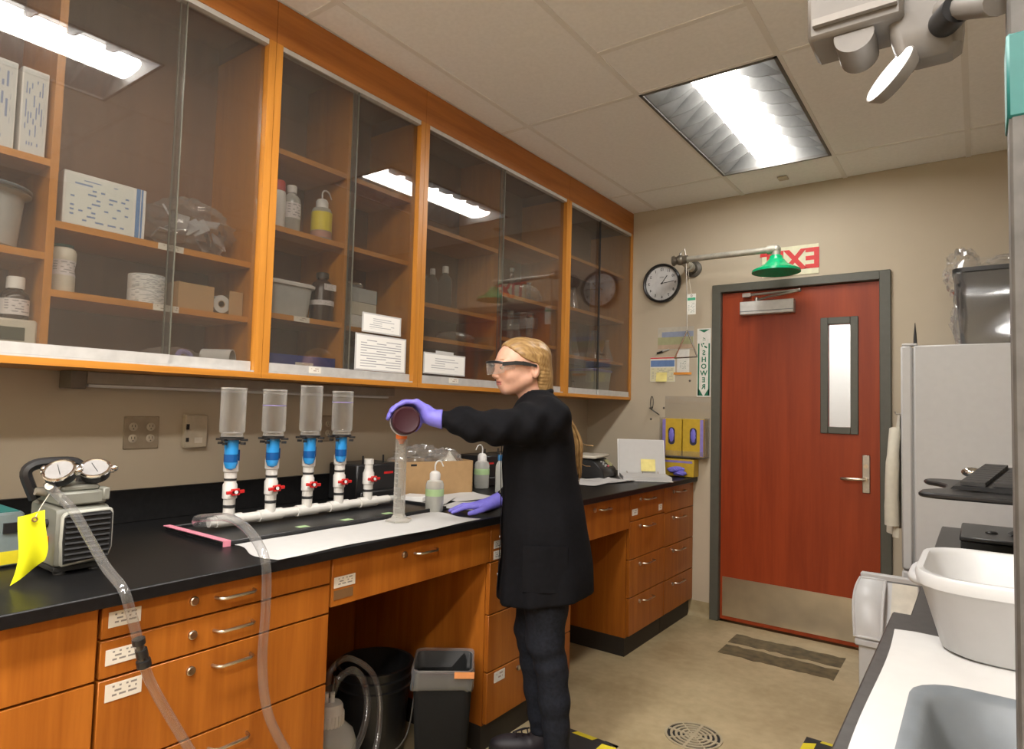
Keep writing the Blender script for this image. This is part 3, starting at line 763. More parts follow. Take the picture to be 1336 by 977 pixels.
# ------------------------------------------------------------------ electrics on the left wall
def outlet(y0, y1, z0, z1, label, gang=2):
    t = thing('power_outlet', label, 'outlet', (0, 0, 0), group='outlets above the worktop')
    pl = obj('cover_plate', MB().box(0.0005, 0.007, y0, y1, z0, z1), plain('steel_cover', (0.34, 0.28, 0.20), 0.4, metal=0.4), t, bev=0.002)
    n = gang
    for i in range(n):
        for j in range(2):
            yc = y0 + (y1 - y0) * (i + 0.5) / n; zc = z0 + (z1 - z0) * (0.32 + 0.36 * j)
            r = obj('receptacle', MB().lathe([(0.0145, 0), (0.0145, 0.002), (0.013, 0.003)], (0.007, yc, zc), (1, 0, 0), 16, sy=1), IVORY, t)
            obj('slot', MB().box(0.0098, 0.0106, yc - 0.006, yc - 0.0045, zc - 0.001, zc + 0.007).box(0.0098, 0.0106, yc + 0.0045, yc + 0.006, zc - 0.001, zc + 0.007).cyl((0.0098, yc, zc - 0.007), (0.0106, yc, zc - 0.007), 0.002, seg=8), BLACKM, r)
    return t
outlet(1.01, 1.127, 1.168, 1.282, 'four socket metal outlet plate on the wall near the pump')
outlet(1.83, 1.905, 1.175, 1.29, 'two socket outlet plate on the wall behind the filter funnels', 1)
t = thing('wall_switch_box', 'beige surface mounted switch box beside the outlet plate', 'switch', (0, 0, 0))
obj('switch_housing', MB().box(0.0005, 0.03, 1.21, 1.295, 1.167, 1.29), IVORY, t, bev=0.004)
obj('switch_knob', MB().box(0.03, 0.036, 1.213, 1.222, 1.235, 1.255).box(0.03, 0.036, 1.213, 1.222, 1.19, 1.205), RUBBER, t)
obj('switch_window', MB().box(0.03, 0.031, 1.245, 1.275, 1.185, 1.205), OFFWH, t)

# ================================================================== CABINET CONTENTS
def box_item(name, label, cat, x0, x1, y0, y1, z0, h, mat, group=None, bev=0.002, rz=0):
    o = obj(name, MB().box(-(x1 - x0) / 2, (x1 - x0) / 2, -(y1 - y0) / 2, (y1 - y0) / 2, 0, h), mat, None, ((x0 + x1) / 2, (y0 + y1) / 2, z0), rz, bev)
    return tag(o, label, cat, group)
def bottle(label, x, y, z, r, h, mat, capmat, cat='bottle', neck=0.42, shoulder=0.72, band=None, bandz=(0.2, 0.6), group=None, caph=0.14, name='bottle'):
    t = thing(name, label, cat, (x, y, z), group=group)
    n = r * neck; hs = h * shoulder; hc = h * (1 - caph)
    pr = [(r * 0.93, 0), (r, 0.004), (r, hs * 0.9), (r * 0.93, hs), (r * 0.7, hs + (hc - hs) * 0.45), (n, hs + (hc - hs) * 0.75), (n, hc)]
    b = obj('body', MB().lathe(pr, seg=24), mat, t)
    if capmat is not None:
        obj('cap', MB().lathe([(n * 1.25, hc - 0.002), (n * 1.25, h - 0.003), (n * 1.15, h)], seg=24), capmat, t)
    if band is not None:
        obj('body_label', MB().lathe([(r + 0.0006, h * bandz[0]), (r + 0.0006, h * bandz[1])], seg=24, cap0=False, cap1=False), band, b)
    return t
def crumpled(name, label, cat, c, size, mat, seed, parent=None, n=22, amp=0.35, inner=None):
    rnd = random.Random(seed); ph = [(rnd.uniform(3, 11), rnd.uniform(3, 11), rnd.uniform(0, 6), rnd.uniform(0.4, 1)) for _ in range(7)]
    def fn(u, v):
        a = 2 * pi * u; b = pi * (v * 0.96 + 0.02)
        d = sum(w * sin(p * a // 1 * 0 + round(p) * a + q * b + s) for p, q, s, w in ph) / 7
        d += 0.35 * (rnd.random() - 0.5)
        k = 1 + amp * d
        return (size[0] * sin(b) * cos(a) * k, size[1] * sin(b) * sin(a) * k, max(0.002, size[2] - size[2] * cos(b) * (1 + 0.5 * amp * d)))
    m = MB(); rows = [[fn(i / n, j / n) for i in range(n)] for j in range(n + 1)]
    vs_ = [p for r_ in rows for p in r_]
    fs = [(j * n + i, j * n + (i + 1) % n, (j + 1) * n + (i + 1) % n, (j + 1) * n + i) for j in range(n) for i in range(n)]
    m.add(vs_, fs)
    o = obj(name, m, mat, parent, c, ang=25)
    if parent is None: tag(o, label, cat)
    return o

# --- bay over the pump, narrow left part
for y0, y1, lb in ((0.475, 0.575, 'white carton with blue upright print farther from the cabinet divider'), (0.585, 0.648, 'white carton with blue upright print touching the cabinet divider')):
    t = thing('carton', lb, 'box', (0.20, (y0 + y1) / 2, 2.005), group='white and blue cartons on the high shelf')
    obj('carton_body', MB().box(-0.1, 0.075, -(y1 - y0) / 2, (y1 - y0) / 2, 0, 0.245), WHITEP, t, bev=0.002)
    obj('printed_face', MB().box(0.0752, 0.076, -(y1 - y0) / 2 + 0.004, (y1 - y0) / 2 - 0.004, 0.006, 0.238), P_BOXV, t)
t = thing('storage_tub', 'grey plastic tub on the shelf below the upright cartons', 'tub', (0.19, 0.53, 1.742))
obj('tub_body', MB().lathe([(0.075, 0), (0.088, 0.012), (0.100, 0.15), (0.116, 0.158), (0.116, 0.172), (0.108, 0.172), (0.098, 0.16), (0.082, 0.014)], seg=28, cap1=True, sx=0.9), LGREY, t)
obj('tub_rim', MB().torus((0, 0, 0.168), (0, 0, 1), 0.112, 0.006, 28), GREYP, t)
t = thing('reagent_bottle', 'dark brown bottle with white cap and white label standing on the beige device', 'bottle', (0.235, 0.612, 1.552))
b = obj('body', MB().lathe([(0.032, 0), (0.034, 0.004), (0.034, 0.062), (0.028, 0.074), (0.017, 0.082), (0.017, 0.09)], seg=24), AMBER, t)
obj('cap', MB().lathe([(0.0215, 0.086), (0.0215, 0.116), (0.019, 0.119)], seg=24), WHITEP, t)
obj('body_label', MB().lathe([(0.0346, 0.012), (0.0346, 0.056)], seg=24, cap0=False, cap1=False), P_WHITEL, b)
t = thing('reagent_bottle', 'short bottle with teal label beside the brown bottle on the beige device', 'bottle', (0.225, 0.525, 1.552))
obj('body', MB().lathe([(0.032, 0), (0.033, 0.06), (0.02, 0.075), (0.02, 0.09)], seg=20), AMBER, t); obj('body_label', MB().lathe([(0.0336, 0.012), (0.0336, 0.05)], seg=20, cap0=False, cap1=False), TEAL, t); obj('cap', MB().lathe([(0.022, 0.086), (0.022, 0.105)], seg=20), WHITEP, t)
t = thing('bench_meter', 'beige device with dark display window at the cabinet bottom', 'device', (0.20, 0.54, 1.448))
obj('case', MB().box(-0.12, 0.085, -0.13, 0.115, 0, 0.103), OFFWH, t, bev=0.006)
obj('display', MB().box(0.085, 0.087, -0.10, 0.085, 0.045, 0.08), plain('display_glass', (0.06, 0.07, 0.05), 0.1), t)
# --- bay over the pump, wide part
t = thing('carton', 'large white carton with blue stripe beside the crumpled bag', 'box', (0.20, 0.815, 1.839))
obj('carton_body', MB().box(-0.12, 0.075, -0.118, 0.108, 0, 0.158), WHITEP, t, bev=0.002)
obj('printed_face', MB().box(0.0752, 0.076, -0.112, 0.070, 0.006, 0.150), P_BOX, t)
obj('stripe', MB().box(0.0752, 0.0762, 0.078, 0.090, 0.001, 0.157).box(0.0752, 0.0762, 0.093, 0.098, 0.001, 0.157), plain('blue_stripe', (0.10, 0.22, 0.46), 0.5), t)
t = thing('sample_bag', 'crumpled clear plastic bag of white packets on the shelf', 'bag', (0.185, 1.095, 1.839))
crumpled('bag_film', '', '', (0, 0.01, 0), (0.086, 0.142, 0.098), BAG, 3, t, n=30, amp=0.5)
pm = plain('packet_white', (0.50, 0.49, 0.50), 0.5)
rnd = random.Random(5)
for k in range(14):
    mm = MB().obox((0, 0, 0), (0.055, 0.05, 0.006), Matrix.Rotation(rnd.uniform(-1.2, 1.2), 3, 'X') @ Matrix.Rotation(rnd.uniform(-1, 1), 3, 'Y') @ Matrix.Rotation(rnd.uniform(0, 3), 3, 'Z'))
    obj('packet', mm, pm, t, (rnd.uniform(-0.03, 0.04), rnd.uniform(-0.08, 0.12), rnd.uniform(0.035, 0.125)))
t = thing('plastic_jug', 'off-white plastic jug with a waisted body next to the divider', 'bottle', (0.225, 0.722, 1.644))
obj('body', MB().lathe([(0.032, 0), (0.034, 0.006), (0.034, 0.045), (0.030, 0.07), (0.034, 0.095), (0.035, 0.118), (0.03, 0.13), (0.022, 0.134)], seg=24, sx=1.2), OFFWH, t)
obj('jug_label', MB().lathe([(0.0345, 0.05), (0.0308, 0.07), (0.0345, 0.094)], seg=24, cap0=False, cap1=False, sx=1.2), P_WHITEL, t); obj('cap', MB().lathe([(0.027, 0.131), (0.027, 0.142)], seg=24), TEAL, t)
for k, lb in ((0, 'lower roll of printed white labels beside the open cardboard box'), (1, 'upper roll of printed white labels beside the open cardboard box')):
    t = thing('label_roll', lb, 'roll', (0.215, 0.965, 1.644 + 0.0485 * k), group='stacked label rolls')
    obj('roll_body', MB().lathe([(0.018, 0), (0.054, 0), (0.0545, 0.002), (0.0545, 0.046), (0.054, 0.048), (0.018, 0.048), (0.018, 0)], seg=30, cap0=False, cap1=False), P_ROLL, t)
    obj('roll_core', MB().lathe([(0.016, 0), (0.018, 0), (0.018, 0.048), (0.016, 0.048), (0.016, 0)], seg=24, cap0=False, cap1=False), CARD, t)
t = thing('cardboard_carton', 'small open cardboard box with a paper roll inside', 'box', (0.20, 1.155, 1.644))
m = MB().box(-0.09, 0.07, -0.115, 0.112, 0, 0.003).box(-0.09, -0.087, -0.115, 0.112, 0.003, 0.085).box(-0.087, 0.07, -0.115, -0.112, 0.003, 0.09).box(-0.087, 0.07, 0.109, 0.112, 0.003, 0.088).box(0.067, 0.07, -0.112, 0.006, 0.003, 0.088).box(0.067, 0.07, 0.062, 0.109, 0.003, 0.085)
obj('box_walls', m, CARD, t)
t2 = thing('paper_roll', 'white paper roll lying in the small cardboard box', 'roll', (0.20, 1.195, 1.648))
obj('roll_paper', MB().lathe([(0.013, -0.05), (0.031, -0.05), (0.031, 0.06), (0.013, 0.06), (0.013, -0.05)], (0, 0, 0.032), (1, 0, 0), 24, False, False), PAPER, t2)
obj('roll_core', MB().lathe([(0.011, -0.05), (0.013, -0.05), (0.013, 0.06), (0.011, 0.06)], (0, 0, 0.032), (1, 0, 0), 20, False, False), CARD, t2)
crumpled('glove_bag', 'clear bag with a purple band lying at the cabinet bottom', 'bag', (0.21, 1.06, 1.448), (0.06, 0.10, 0.036), BAG, 11, n=20)
tag(obj('purple_band', MB().torus((0.245, 1.085, 1.482), (1, 0.2, 0.4), 0.026, 0.009, 20), PURPLEL), 'purple and white tape ring on the cabinet bottom', 'tape')
t = thing('paper_tube', 'short white cardboard tube lying at the cabinet bottom', 'tube', (0.235, 1.205, 1.448))
obj('tube_wall', MB().lathe([(0.034, -0.05), (0.038, -0.05), (0.038, 0.05), (0.034, 0.05), (0.034, -0.05)], (0, 0, 0.0385), (0.75, 0.66, 0), 28, False, False), PAPER, t)
# --- bay with the yellow wash bottle
bottle('white bottle with bright red cap on the wash bottle shelf', 0.24, 1.405, 1.999, 0.032, 0.185, WHITEP, REDP, shoulder=0.78, neck=0.72, caph=0.2)
bottle('translucent grey bottle between red capped bottle and wash bottle', 0.225, 1.478, 1.999, 0.036, 0.19, MILKY, WHITEP, band=P_WHITEL, bandz=(0.3, 0.62))
def wash_bottle(label, x, y, z, r, h, band=None, band2=None, bz=(0.3, 0.75), body=None, name='wash_bottle', spout=(0.03, -0.03), liquid=None, lh=0.4, group=None):
    t = thing(name, label, 'bottle', (x, y, z), group=group)
    hs = h * 0.62
    b = obj('body', MB().lathe([(r * 0.93, 0), (r, 0.004), (r, hs * 0.86), (r * 0.85, hs * 0.97), (r * 0.55, hs)], seg=28), body or MILKY, t)
    obj('cap', MB().lathe([(r * 0.60, hs - 0.002), (r * 0.60, hs + h * 0.12), (r * 0.45, hs + h * 0.16), (r * 0.2, hs + h * 0.18)], seg=20), WHITEP, t)
    q = smooth_path([(0, 0, hs + h * 0.17), (0, 0, hs + h * 0.30), (spout[0] * 0.3, spout[1] * 0.3, h * 0.985), (spout[0] * 0.7, spout[1] * 0.7, h * 0.975), (spout[0], spout[1], h * 0.88)], 5)
    obj('spout', MB().tube(q, [0.0035] * (len(q) - 5) + [0.0028] * 5, 8), WHITEP, t)
    if band: obj('body_label', MB().lathe([(r + 0.0006, hs * bz[0]), (r + 0.0006, hs * bz[1])], seg=28, cap0=False, cap1=False), band, b)
    if band2: obj('lower_label', MB().lathe([(r + 0.0006, hs * 0.06), (r + 0.0006, hs * bz[0] - 0.002)], seg=28, cap0=False, cap1=False), band2, b)
    if liquid: obj('liquid', MB().lathe([(r * 0.9, 0.003), (r * 0.96, 0.006), (r * 0.96, hs * lh)], seg=28), liquid, b)
    return t
wash_bottle('wash bottle with bright yellow label on the middle shelf', 0.245, 1.607, 1.999, 0.041, 0.215, YELLOWL, plain('rose_label', (0.42, 0.22, 0.18), 0.6), (0.27, 0.84), spout=(-0.02, 0.06))
t = thing('storage_tub', 'grey tub with a pale lid left of the dark bottle', 'tub', (0.19, 1.475, 1.673))
def rrect(w, l, r, n=5):
    o = []
    for cx, cy, a in ((w - r, l - r, 0), (-w + r, l - r, 1), (-w + r, -l + r, 2), (w - r, -l + r, 3)):
        for k in range(n + 1):
            an = a * pi / 2 + k / n * pi / 2; o.append((cx + r * cos(an), cy + r * sin(an)))
    return o
def loft(mb, rings, cap0=True, cap1=True):
    n = len(rings[0]); vs_ = [p for r_ in rings for p in r_]
    fs = [(i * n + k, i * n + (k + 1) % n, (i + 1) * n + (k + 1) % n, (i + 1) * n + k) for i in range(len(rings) - 1) for k in range(n)]
    if cap0: fs.append(tuple(reversed(range(n))))
    if cap1: fs.append(tuple(range((len(rings) - 1) * n, len(rings) * n)))
    return mb.add(vs_, fs)
def tub_rings(spec, r=0.03): return [[(a, b, z) for a, b in rrect(w, l, r)] for w, l, z in spec]
obj('tub_body', loft(MB(), tub_rings([(0.075, 0.082, 0), (0.085, 0.094, 0.118)])), LGREY, t)
obj('lid', loft(MB(), tub_rings([(0.092, 0.101, 0.118), (0.094, 0.103, 0.128), (0.085, 0.095, 0.134)])), WHITEP, t)
t = bottle('large dark brown bottle with two labels near the cabinet divider', 0.235, 1.632, 1.673, 0.048, 0.20, AMBER, BLACKP, band=P_WHITEL, bandz=(0.32, 0.42), caph=0.1)
obj('upper_label', MB().box(0.0485, 0.0495, -0.028, 0.03, 0.125, 0.15), P_WHITEL, t)
t = thing('ring_binder', 'dark blue binder lying flat at the cabinet bottom', 'binder', (0.19, 1.505, 1.448))
obj('cover', MB().box(-0.13, 0.105, -0.155, 0.155, 0, 0.004).box(-0.13, 0.105, -0.155, 0.155, 0.072, 0.076).box(0.105, 0.109, -0.155, 0.155, 0, 0.076), NAVY, t)
obj('page_block', MB().box(-0.12, 0.10, -0.145, 0.145, 0.005, 0.071), PAPER, t); obj('spine_label', MB().box(0.109, 0.1098, -0.03, 0.05, 0.036, 0.05), P_LABELS, t)
z = 1.666
for h, lb, mt in ((0.052, 'lowest white carton of the foil topped stack', WHITEP), (0.055, 'second white carton of the foil topped stack', OFFWH), (0.06, 'third pale carton of the foil topped stack with a teal end', LGREY)):
    o = box_item('carton', lb, 'box', 0.14, 0.28, 1.745, 1.885, z, h, mt, 'cartons stacked behind the list sheets'); z += h + 0.001
    if mt is LGREY: obj('teal_end', MB().box(0.03, 0.0705, 0.0702, 0.0712, 0.002, 0.056), TEAL, o)
FOIL = plain('foil', (0.7, 0.7, 0.68), 0.25, metal=1.0)
crumpled('foil_packet', 'crumpled silver foil packet on top of the carton stack', 'packet', (0.20, 1.80, z), (0.055, 0.06, 0.018), FOIL, 21, n=18, amp=0.4)
crumpled('dark_bag', 'dark plastic bag at the cabinet bottom behind the long list', 'bag', (0.17, 1.80, 1.448), (0.08, 0.085, 0.075), RUBBER, 31, n=18, amp=0.3)
# --- sheets taped on the glass doors (mounted on the outer face of the pane)
def sheet(label, y0, y1, z0, z1, x, mat, tilt=0.0, tab=False):
    t = thing('printed_sheet', label, 'paper', (x, (y0 + y1) / 2, z0))
    w = (y1 - y0) / 2; h = z1 - z0
    obj('page', MB().box(0.0002, 0.0012, -w, w, 0, h), PAPER, t)
    obj('print', MB().box(0.0013, 0.0015, -w + 0.008, w - 0.008, 0.006, h - 0.006), mat, t)
    if tab: obj('tab', MB().box(0.0002, 0.0012, -w * 0.45, w * 0.4, h, h + 0.012), PAPER, t)
    return t
sheet('long printed list taped to the glass below the smaller sheet', 1.732, 2.020, 1.486, 1.638, XU - 0.0235, P_LIST)
sheet('small printed sheet taped to the glass above the long list', 1.764, 1.985, 1.646, 1.728, XU - 0.0235, P_LIST2)
sheet('printed table with a top tab taped to the glass beside the goggles', 2.116, 2.41, 1.494, 1.592, XU - 0.0075, P_LIST2, tab=True)
# --- bay with dark bottles
SMOKE = clear('smoked_glass', (0.42, 0.36, 0.32), 1.5, 0.04, haze=0.05, edge=0.2)
for y, h, lb in ((2.20, 0.20, 'dark glass bottle with pale stopper next to the cabinet end panel'), (2.27, 0.215, 'second dark stoppered bottle from the cabinet end panel'), (2.345, 0.205, 'third dark stoppered bottle from the cabinet end panel'), (2.44, 0.235, 'widest dark glass bottle with pale stopper in the row of four')):
    bottle(lb, 0.17, y, 1.831, 0.030 if h < 0.23 else 0.037, h, SMOKE, WHITEP, group='dark bottles in a row', shoulder=0.7, neck=0.36)
crumpled('clear_bag', 'flat crumpled clear bag on the low shelf behind the table sheet', 'bag', (0.20, 2.50, 1.672), (0.06, 0.125, 0.03), BAG, 41, n=22)
tag(crumpled('clear_bag', '', 'bag', (0.19, 3.13, 1.976), (0.075, 0.13, 0.055), BAG, 43, n=24, amp=0.45), 'peaked clear bag of glassware on the shelf above the flasks', 'bag')
def flask(label, x, y, z, r, h, group, name='conical_flask', mat=None):
    t = thing(name, label, 'flask', (x, y, z), group=group)
    obj('body', MB().lathe([(r * 0.92, 0), (r, 0.006), (r * 0.97, 0.014), (r * 0.34, h * 0.70), (r * 0.32, h * 0.93)], seg=26, cap1=False), mat or WARE, t)
    obj('lip', MB().torus((0, 0, h * 0.94), (0, 0, 1), r * 0.33, 0.003, 20, 6), WARE, t)
    return t
def cylinder_ware(label, x, y, z, r, h, group, name='glass_cylinder'):
    t = thing(name, label, 'cylinder', (x, y, z), group=group)
    obj('barrel', MB().lathe([(r, 0.006), (r, h - 0.004), (r * 1.12, h)], seg=20, cap0=True, cap1=False), WARE, t)
    obj('foot', MB().lathe([(r * 1.7, 0), (r * 1.7, 0.004), (r * 1.05, 0.009)], seg=6), WARE, t)
    obj('stopper', MB().lathe([(r * 0.9, h - 0.01), (r * 1.2, h + 0.012)], seg=16), MILKY, t)
    return t
g = 'glassware behind the person'
cylinder_ware('narrow glass cylinder beside the peaked clear bag', 0.20, 2.98, 1.976, 0.012, 0.17, None)
cylinder_ware('narrow glass cylinder at the cabinet end beside the peaked bag', 0.10, 3.30, 1.976, 0.012, 0.15, None)
cylinder_ware('tall glass cylinder on the low shelf behind the blond head', 0.21, 2.96, 1.733, 0.017, 0.16, None)
cylinder_ware('thick glass cylinder on the low shelf under the peaked bag', 0.20, 3.17, 1.733, 0.02, 0.17, None)
flask('small conical flask at the low shelf divider behind the person', 0.2, 2.80, 1.733, 0.035, 0.085, None)
flask('conical flask on the low shelf between the glass cylinders', 0.18, 3.06, 1.733, 0.045, 0.12, None)
bottle('small vial with pale cap at the cabinet bottom right of the head', 0.22, 3.12, 1.448, 0.02, 0.06, WARE, WHITEP, shoulder=0.6)
bottle('small vial with pale cap on the bottom next to the flask cabinet', 0.22, 3.28, 1.448, 0.02, 0.12, WARE, WHITEP, shoulder=0.6)
# --- bay next to the clock
for x, y, z, r, h, lb in ((0.21, 3.55, 2.0, 0.05, 0.20, 'large flask on the middle shelf near the end panel'), (0.2, 3.68, 2.0, 0.04, 0.17, 'smaller flask on the middle shelf nearer the clock'),
                          (0.22, 3.47, 1.696, 0.04, 0.12, 'low conical flask on the shelf beside the end panel'), (0.22, 3.57, 1.696, 0.045, 0.16, 'second conical flask on the shelf from the end panel'), (0.2, 3.69, 1.696, 0.045, 0.20, 'tall necked flask on the shelf left of the door gap'),
                          (0.20, 3.98, 1.696, 0.065, 0.22, 'largest conical flask on the shelf right of the door gap'), (0.23, 4.11, 1.696, 0.05, 0.16, 'conical flask on the shelf next to the largest flask')):
    flask(lb, x, y, z, r, h, None)
for x, y, lb in ((0.24, 3.46, 'flask at the cabinet bottom beside the end panel'), (0.24, 3.63, 'flask at the cabinet bottom beside the red lidded jar')):
    flask(lb, x, y, 1.448, 0.035, 0.09, None)
bottle('clear jar with red lid at the bottom of the flask cabinet', 0.12, 3.62, 1.448, 0.055, 0.13, WARE, REDP, cat='jar', shoulder=0.85, neck=0.95, caph=0.08, name='jar')
t = thing('storage_tub', 'clear tub with purple lid at the bottom of the flask cabinet', 'tub', (0.19, 3.96, 1.448))
obj('tub_body', loft(MB(), tub_rings([(0.085, 0.125, 0), (0.095, 0.14, 0.165)])), MILKY, t)
obj('lid', loft(MB(), tub_rings([(0.10, 0.148, 0.165), (0.102, 0.15, 0.178), (0.092, 0.14, 0.184)])), PURPLEL, t)
obj('tub_contents', MB().sphere((0.03, -0.06, 0.05), 0.03).sphere((0.02, 0.03, 0.045), 0.035).sphere((-0.02, -0.01, 0.09), 0.03), GREENL, t)

# ================================================================== ON THE WORKTOP
# --- vacuum pump
PX, PY = 0.53, 0.68
t = thing('vacuum_pump', 'grey vacuum pump with black grille, two gauges and black handle', 'pump', (PX, PY, ZC))
m = MB()
prof = [(-0.085, 0.02), (0.08, 0.02), (0.086, 0.028), (0.086, 0.150), (0.078, 0.160), (-0.078, 0.165), (-0.085, 0.155)]
m.prism([(a, b) for a, b in prof], 0.115, (0, 0.05, 0), (1, 0, 0), (0, 0, 1))
obj('casing', m, PUMPG, t, bev=0.006)
oct_ = [(a * 0.86 - 0.010, b) for a, b in [(-0.058, 0.022), (0.062, 0.030), (0.072, 0.055), (0.072, 0.145), (0.064, 0.154), (-0.050, 0.152), (-0.060, 0.142), (-0.062, 0.08)]]
obj('grille_frame', MB().prism(oct_, 0.012, (0.084, 0.004, 0), (0, 1, 0), (0, 0, 1)), plain('pump_frame', (0.42, 0.42, 0.37), 0.35), t, bev=0.004)
obj('grille_back', MB().prism([(-0.008 + (a + 0.008) * 0.92, 0.09 + (b - 0.09) * 0.90) for a, b in oct_], 0.003, (0.0955, 0.004, 0), (0, 1, 0), (0, 0, 1)), BLACKM, t)
for k in range(9):
    z = 0.038 + 0.0128 * k
    obj('grille_slat', MB().obox((0.1005, -0.003, z), (0.006, 0.096, 0.0045), Matrix.Rotation(-0.5, 3, 'Y')), BLACKP, t)
obj('pump_head', MB().box(-0.078, 0.085, -0.062, 0.042, 0.165, 0.196).box(-0.06, 0.065, -0.05, 0.032, 0.196, 0.210), PUMPG, t, bev=0.004)
obj('head_lug', MB().box(0.05, 0.092, 0.030, 0.046, 0.172, 0.203), PUMPG, t, bev=0.003)
obj('base_plate', MB().box(-0.095, 0.075, -0.062, 0.046, 0.006, 0.02), RUBBER, t, bev=0.003)
for x in (-0.075, 0.06):
    for y in (-0.045, 0.033): obj('foot', MB().cyl((x, y, 0), (x, y, 0.007), 0.013), RUBBER, t)
hp = smooth_path([(-0.02, -0.078, 0.175), (-0.02, -0.090, 0.205), (-0.02, -0.100, 0.240), (-0.02, -0.082, 0.258), (-0.02, -0.04, 0.262), (-0.02, 0.005, 0.258), (-0.02, 0.022, 0.235), (-0.02, 0.02, 0.20)], 4)
m = MB().tube(hp, 0.0135, 8); obj('carry_handle', m, BLACKP, t)
def gauge(y, x, tilt):
    n = Vector((0.50, -0.38 + tilt, 0.78)).normalized(); c = Vector((x, y, 0.242))
    g = obj('gauge', MB().lathe([(0.012, -0.032), (0.02, -0.026), (0.033, -0.014), (0.035, 0.006), (0.033, 0.010)], c, n, 28), BLACKP, t)
    obj('bezel', MB().torus(c + n * 0.008, n, 0.032, 0.0045, 28, 8), CHROME, g)
    obj('dial', MB().cyl(c + n * 0.008, c + n * 0.0105, 0.029, seg=28), plain('dial_face', (0.27, 0.26, 0.255), 0.6, spec=0.2), g)
    e = n.cross(Vector((0, 0, 1))).normalized(); e2 = e.cross(n)
    mm = MB().obox(c + n * 0.0115, (0.0012, 0.036, 0.0012), Matrix((e, e2, n)).transposed() @ Matrix.Rotation(-0.5, 3, 'Z'))
    obj('needle', mm, BLACKP, g)
    obj('gauge_stem', MB().cyl((x - 0.01, y, 0.195), c - n * 0.02, 0.010), STEEL, g)
    obj('gauge_knob', MB().sphere(c + e * -0.042 + Vector((0, 0, 0.006)), 0.009).cyl(c + e * -0.042, c + e * -0.03, 0.006), CHROME, g)
    obj('gauge_knob', MB().sphere(c + e * 0.040 + e2 * 0.012, 0.008).cyl(c + e * 0.04, c + e * 0.028, 0.006), CHROME, g)
gauge(-0.052, 0.05, -0.10); gauge(0.026, 0.045, 0.10)
obj('power_switch', MB().box(0.02, 0.045, -0.072, -0.066, 0.075, 0.090), ORANGE, t, label='orange rocker switch')
obj('fuse_cap', MB().cyl((0.03, -0.066, 0.12), (0.03, -0.073, 0.12), 0.010), RUBBER, t)
obj('inlet_fitting', MB().cyl((0.03, -0.062, 0.20), (0.055, -0.075, 0.212), 0.009).cyl((0.0, -0.062, 0.19), (0.0, -0.085, 0.195), 0.009), plain('brass_pale', (0.5, 0.45, 0.36), 0.35, metal=0.6), t)
# yellow tag hanging at the corner of the pump
t = thing('hanging_tag', 'bright yellow paper tag hanging in front of the pump', 'tag', (0.640, 0.560, ZC))
def tagfn(u, v):
    return (0.008 * sin(2.6 * v + 0.6) + 0.004 * sin(6 * u), -0.026 + 0.052 * u - 0.012 * (1 - v) * (1 - v) * (1 - u) + 0.004 * sin(5 * v), 0.004 + 0.150 * v + 0.045 * u * (1 - v) ** 2 + 0.010 * u * v)
obj('tag_paper', MB().grid(tagfn, 8, 16, 0.0008), YELLOWT, t)
obj('eyelet', MB().torus((0.008, 0.0, 0.146), (1, -0.3, 0), 0.0045, 0.0018, 14, 6), plain('brown_eyelet', (0.2, 0.1, 0.03), 0.6), t)
obj('tag_string', MB().tube(smooth_path([(0.008, 0.0, 0.148), (-0.02, 0.02, 0.17), (-0.06, 0.05, 0.195)], 5), 0.001, 6), OFFWH, t)
# grey box left of the pump
t = thing('instrument_case', 'grey blue case with teal top label at the left of the pump', 'case', (0.338, 0.522, ZC + 0.0005))
obj('case_body', MB().box(-0.12, 0.10, -0.14, 0.085, 0, 0.135), plain('blue_grey_case', (0.17, 0.21, 0.21), 0.5), t, bev=0.006)
obj('top_label', MB().box(-0.08, 0.09, -0.02, 0.075, 0.135, 0.137), TEAL, t); obj('side_label', MB().box(0.1, 0.101, 0.0, 0.075, 0.008, 0.04), YELLOWL, t); obj('latch', MB().box(0.1, 0.106, 0.04, 0.07, 0.085, 0.11), BLACKP, t)

# --- black tray with pink edge strip
t = thing('bench_tray', 'long black tray with a pink taped edge under the white manifold', 'tray', (0, 0, ZC))
m = MB().box(0.25, 0.60, 1.05, 2.02, 0.0005, 0.005)
obj('tray_base', m, BLACKP, t)
obj('tray_lip', MB().box(0.592, 0.60, 1.05, 2.02, 0.005, 0.016).box(0.25, 0.258, 1.05, 2.02, 0.005, 0.016).box(0.258, 0.592, 2.012, 2.02, 0.005, 0.016).box(0.258, 0.592, 1.05, 1.058, 0.005, 0.012), BLACKP, t, bev=0.002)
obj('pink_strip', MB().box(0.245, 0.606, 1.044, 1.066, 0.0165, 0.0185).box(0.601, 0.606, 1.044, 1.066, 0.001, 0.0165), PINK, t, label='pink tape strip')
for y in (1.36, 1.55, 1.75): obj('floor_sticker', MB().box(0.50, 0.53, y, y + 0.04, 0.005, 0.0056), GREENL, t)
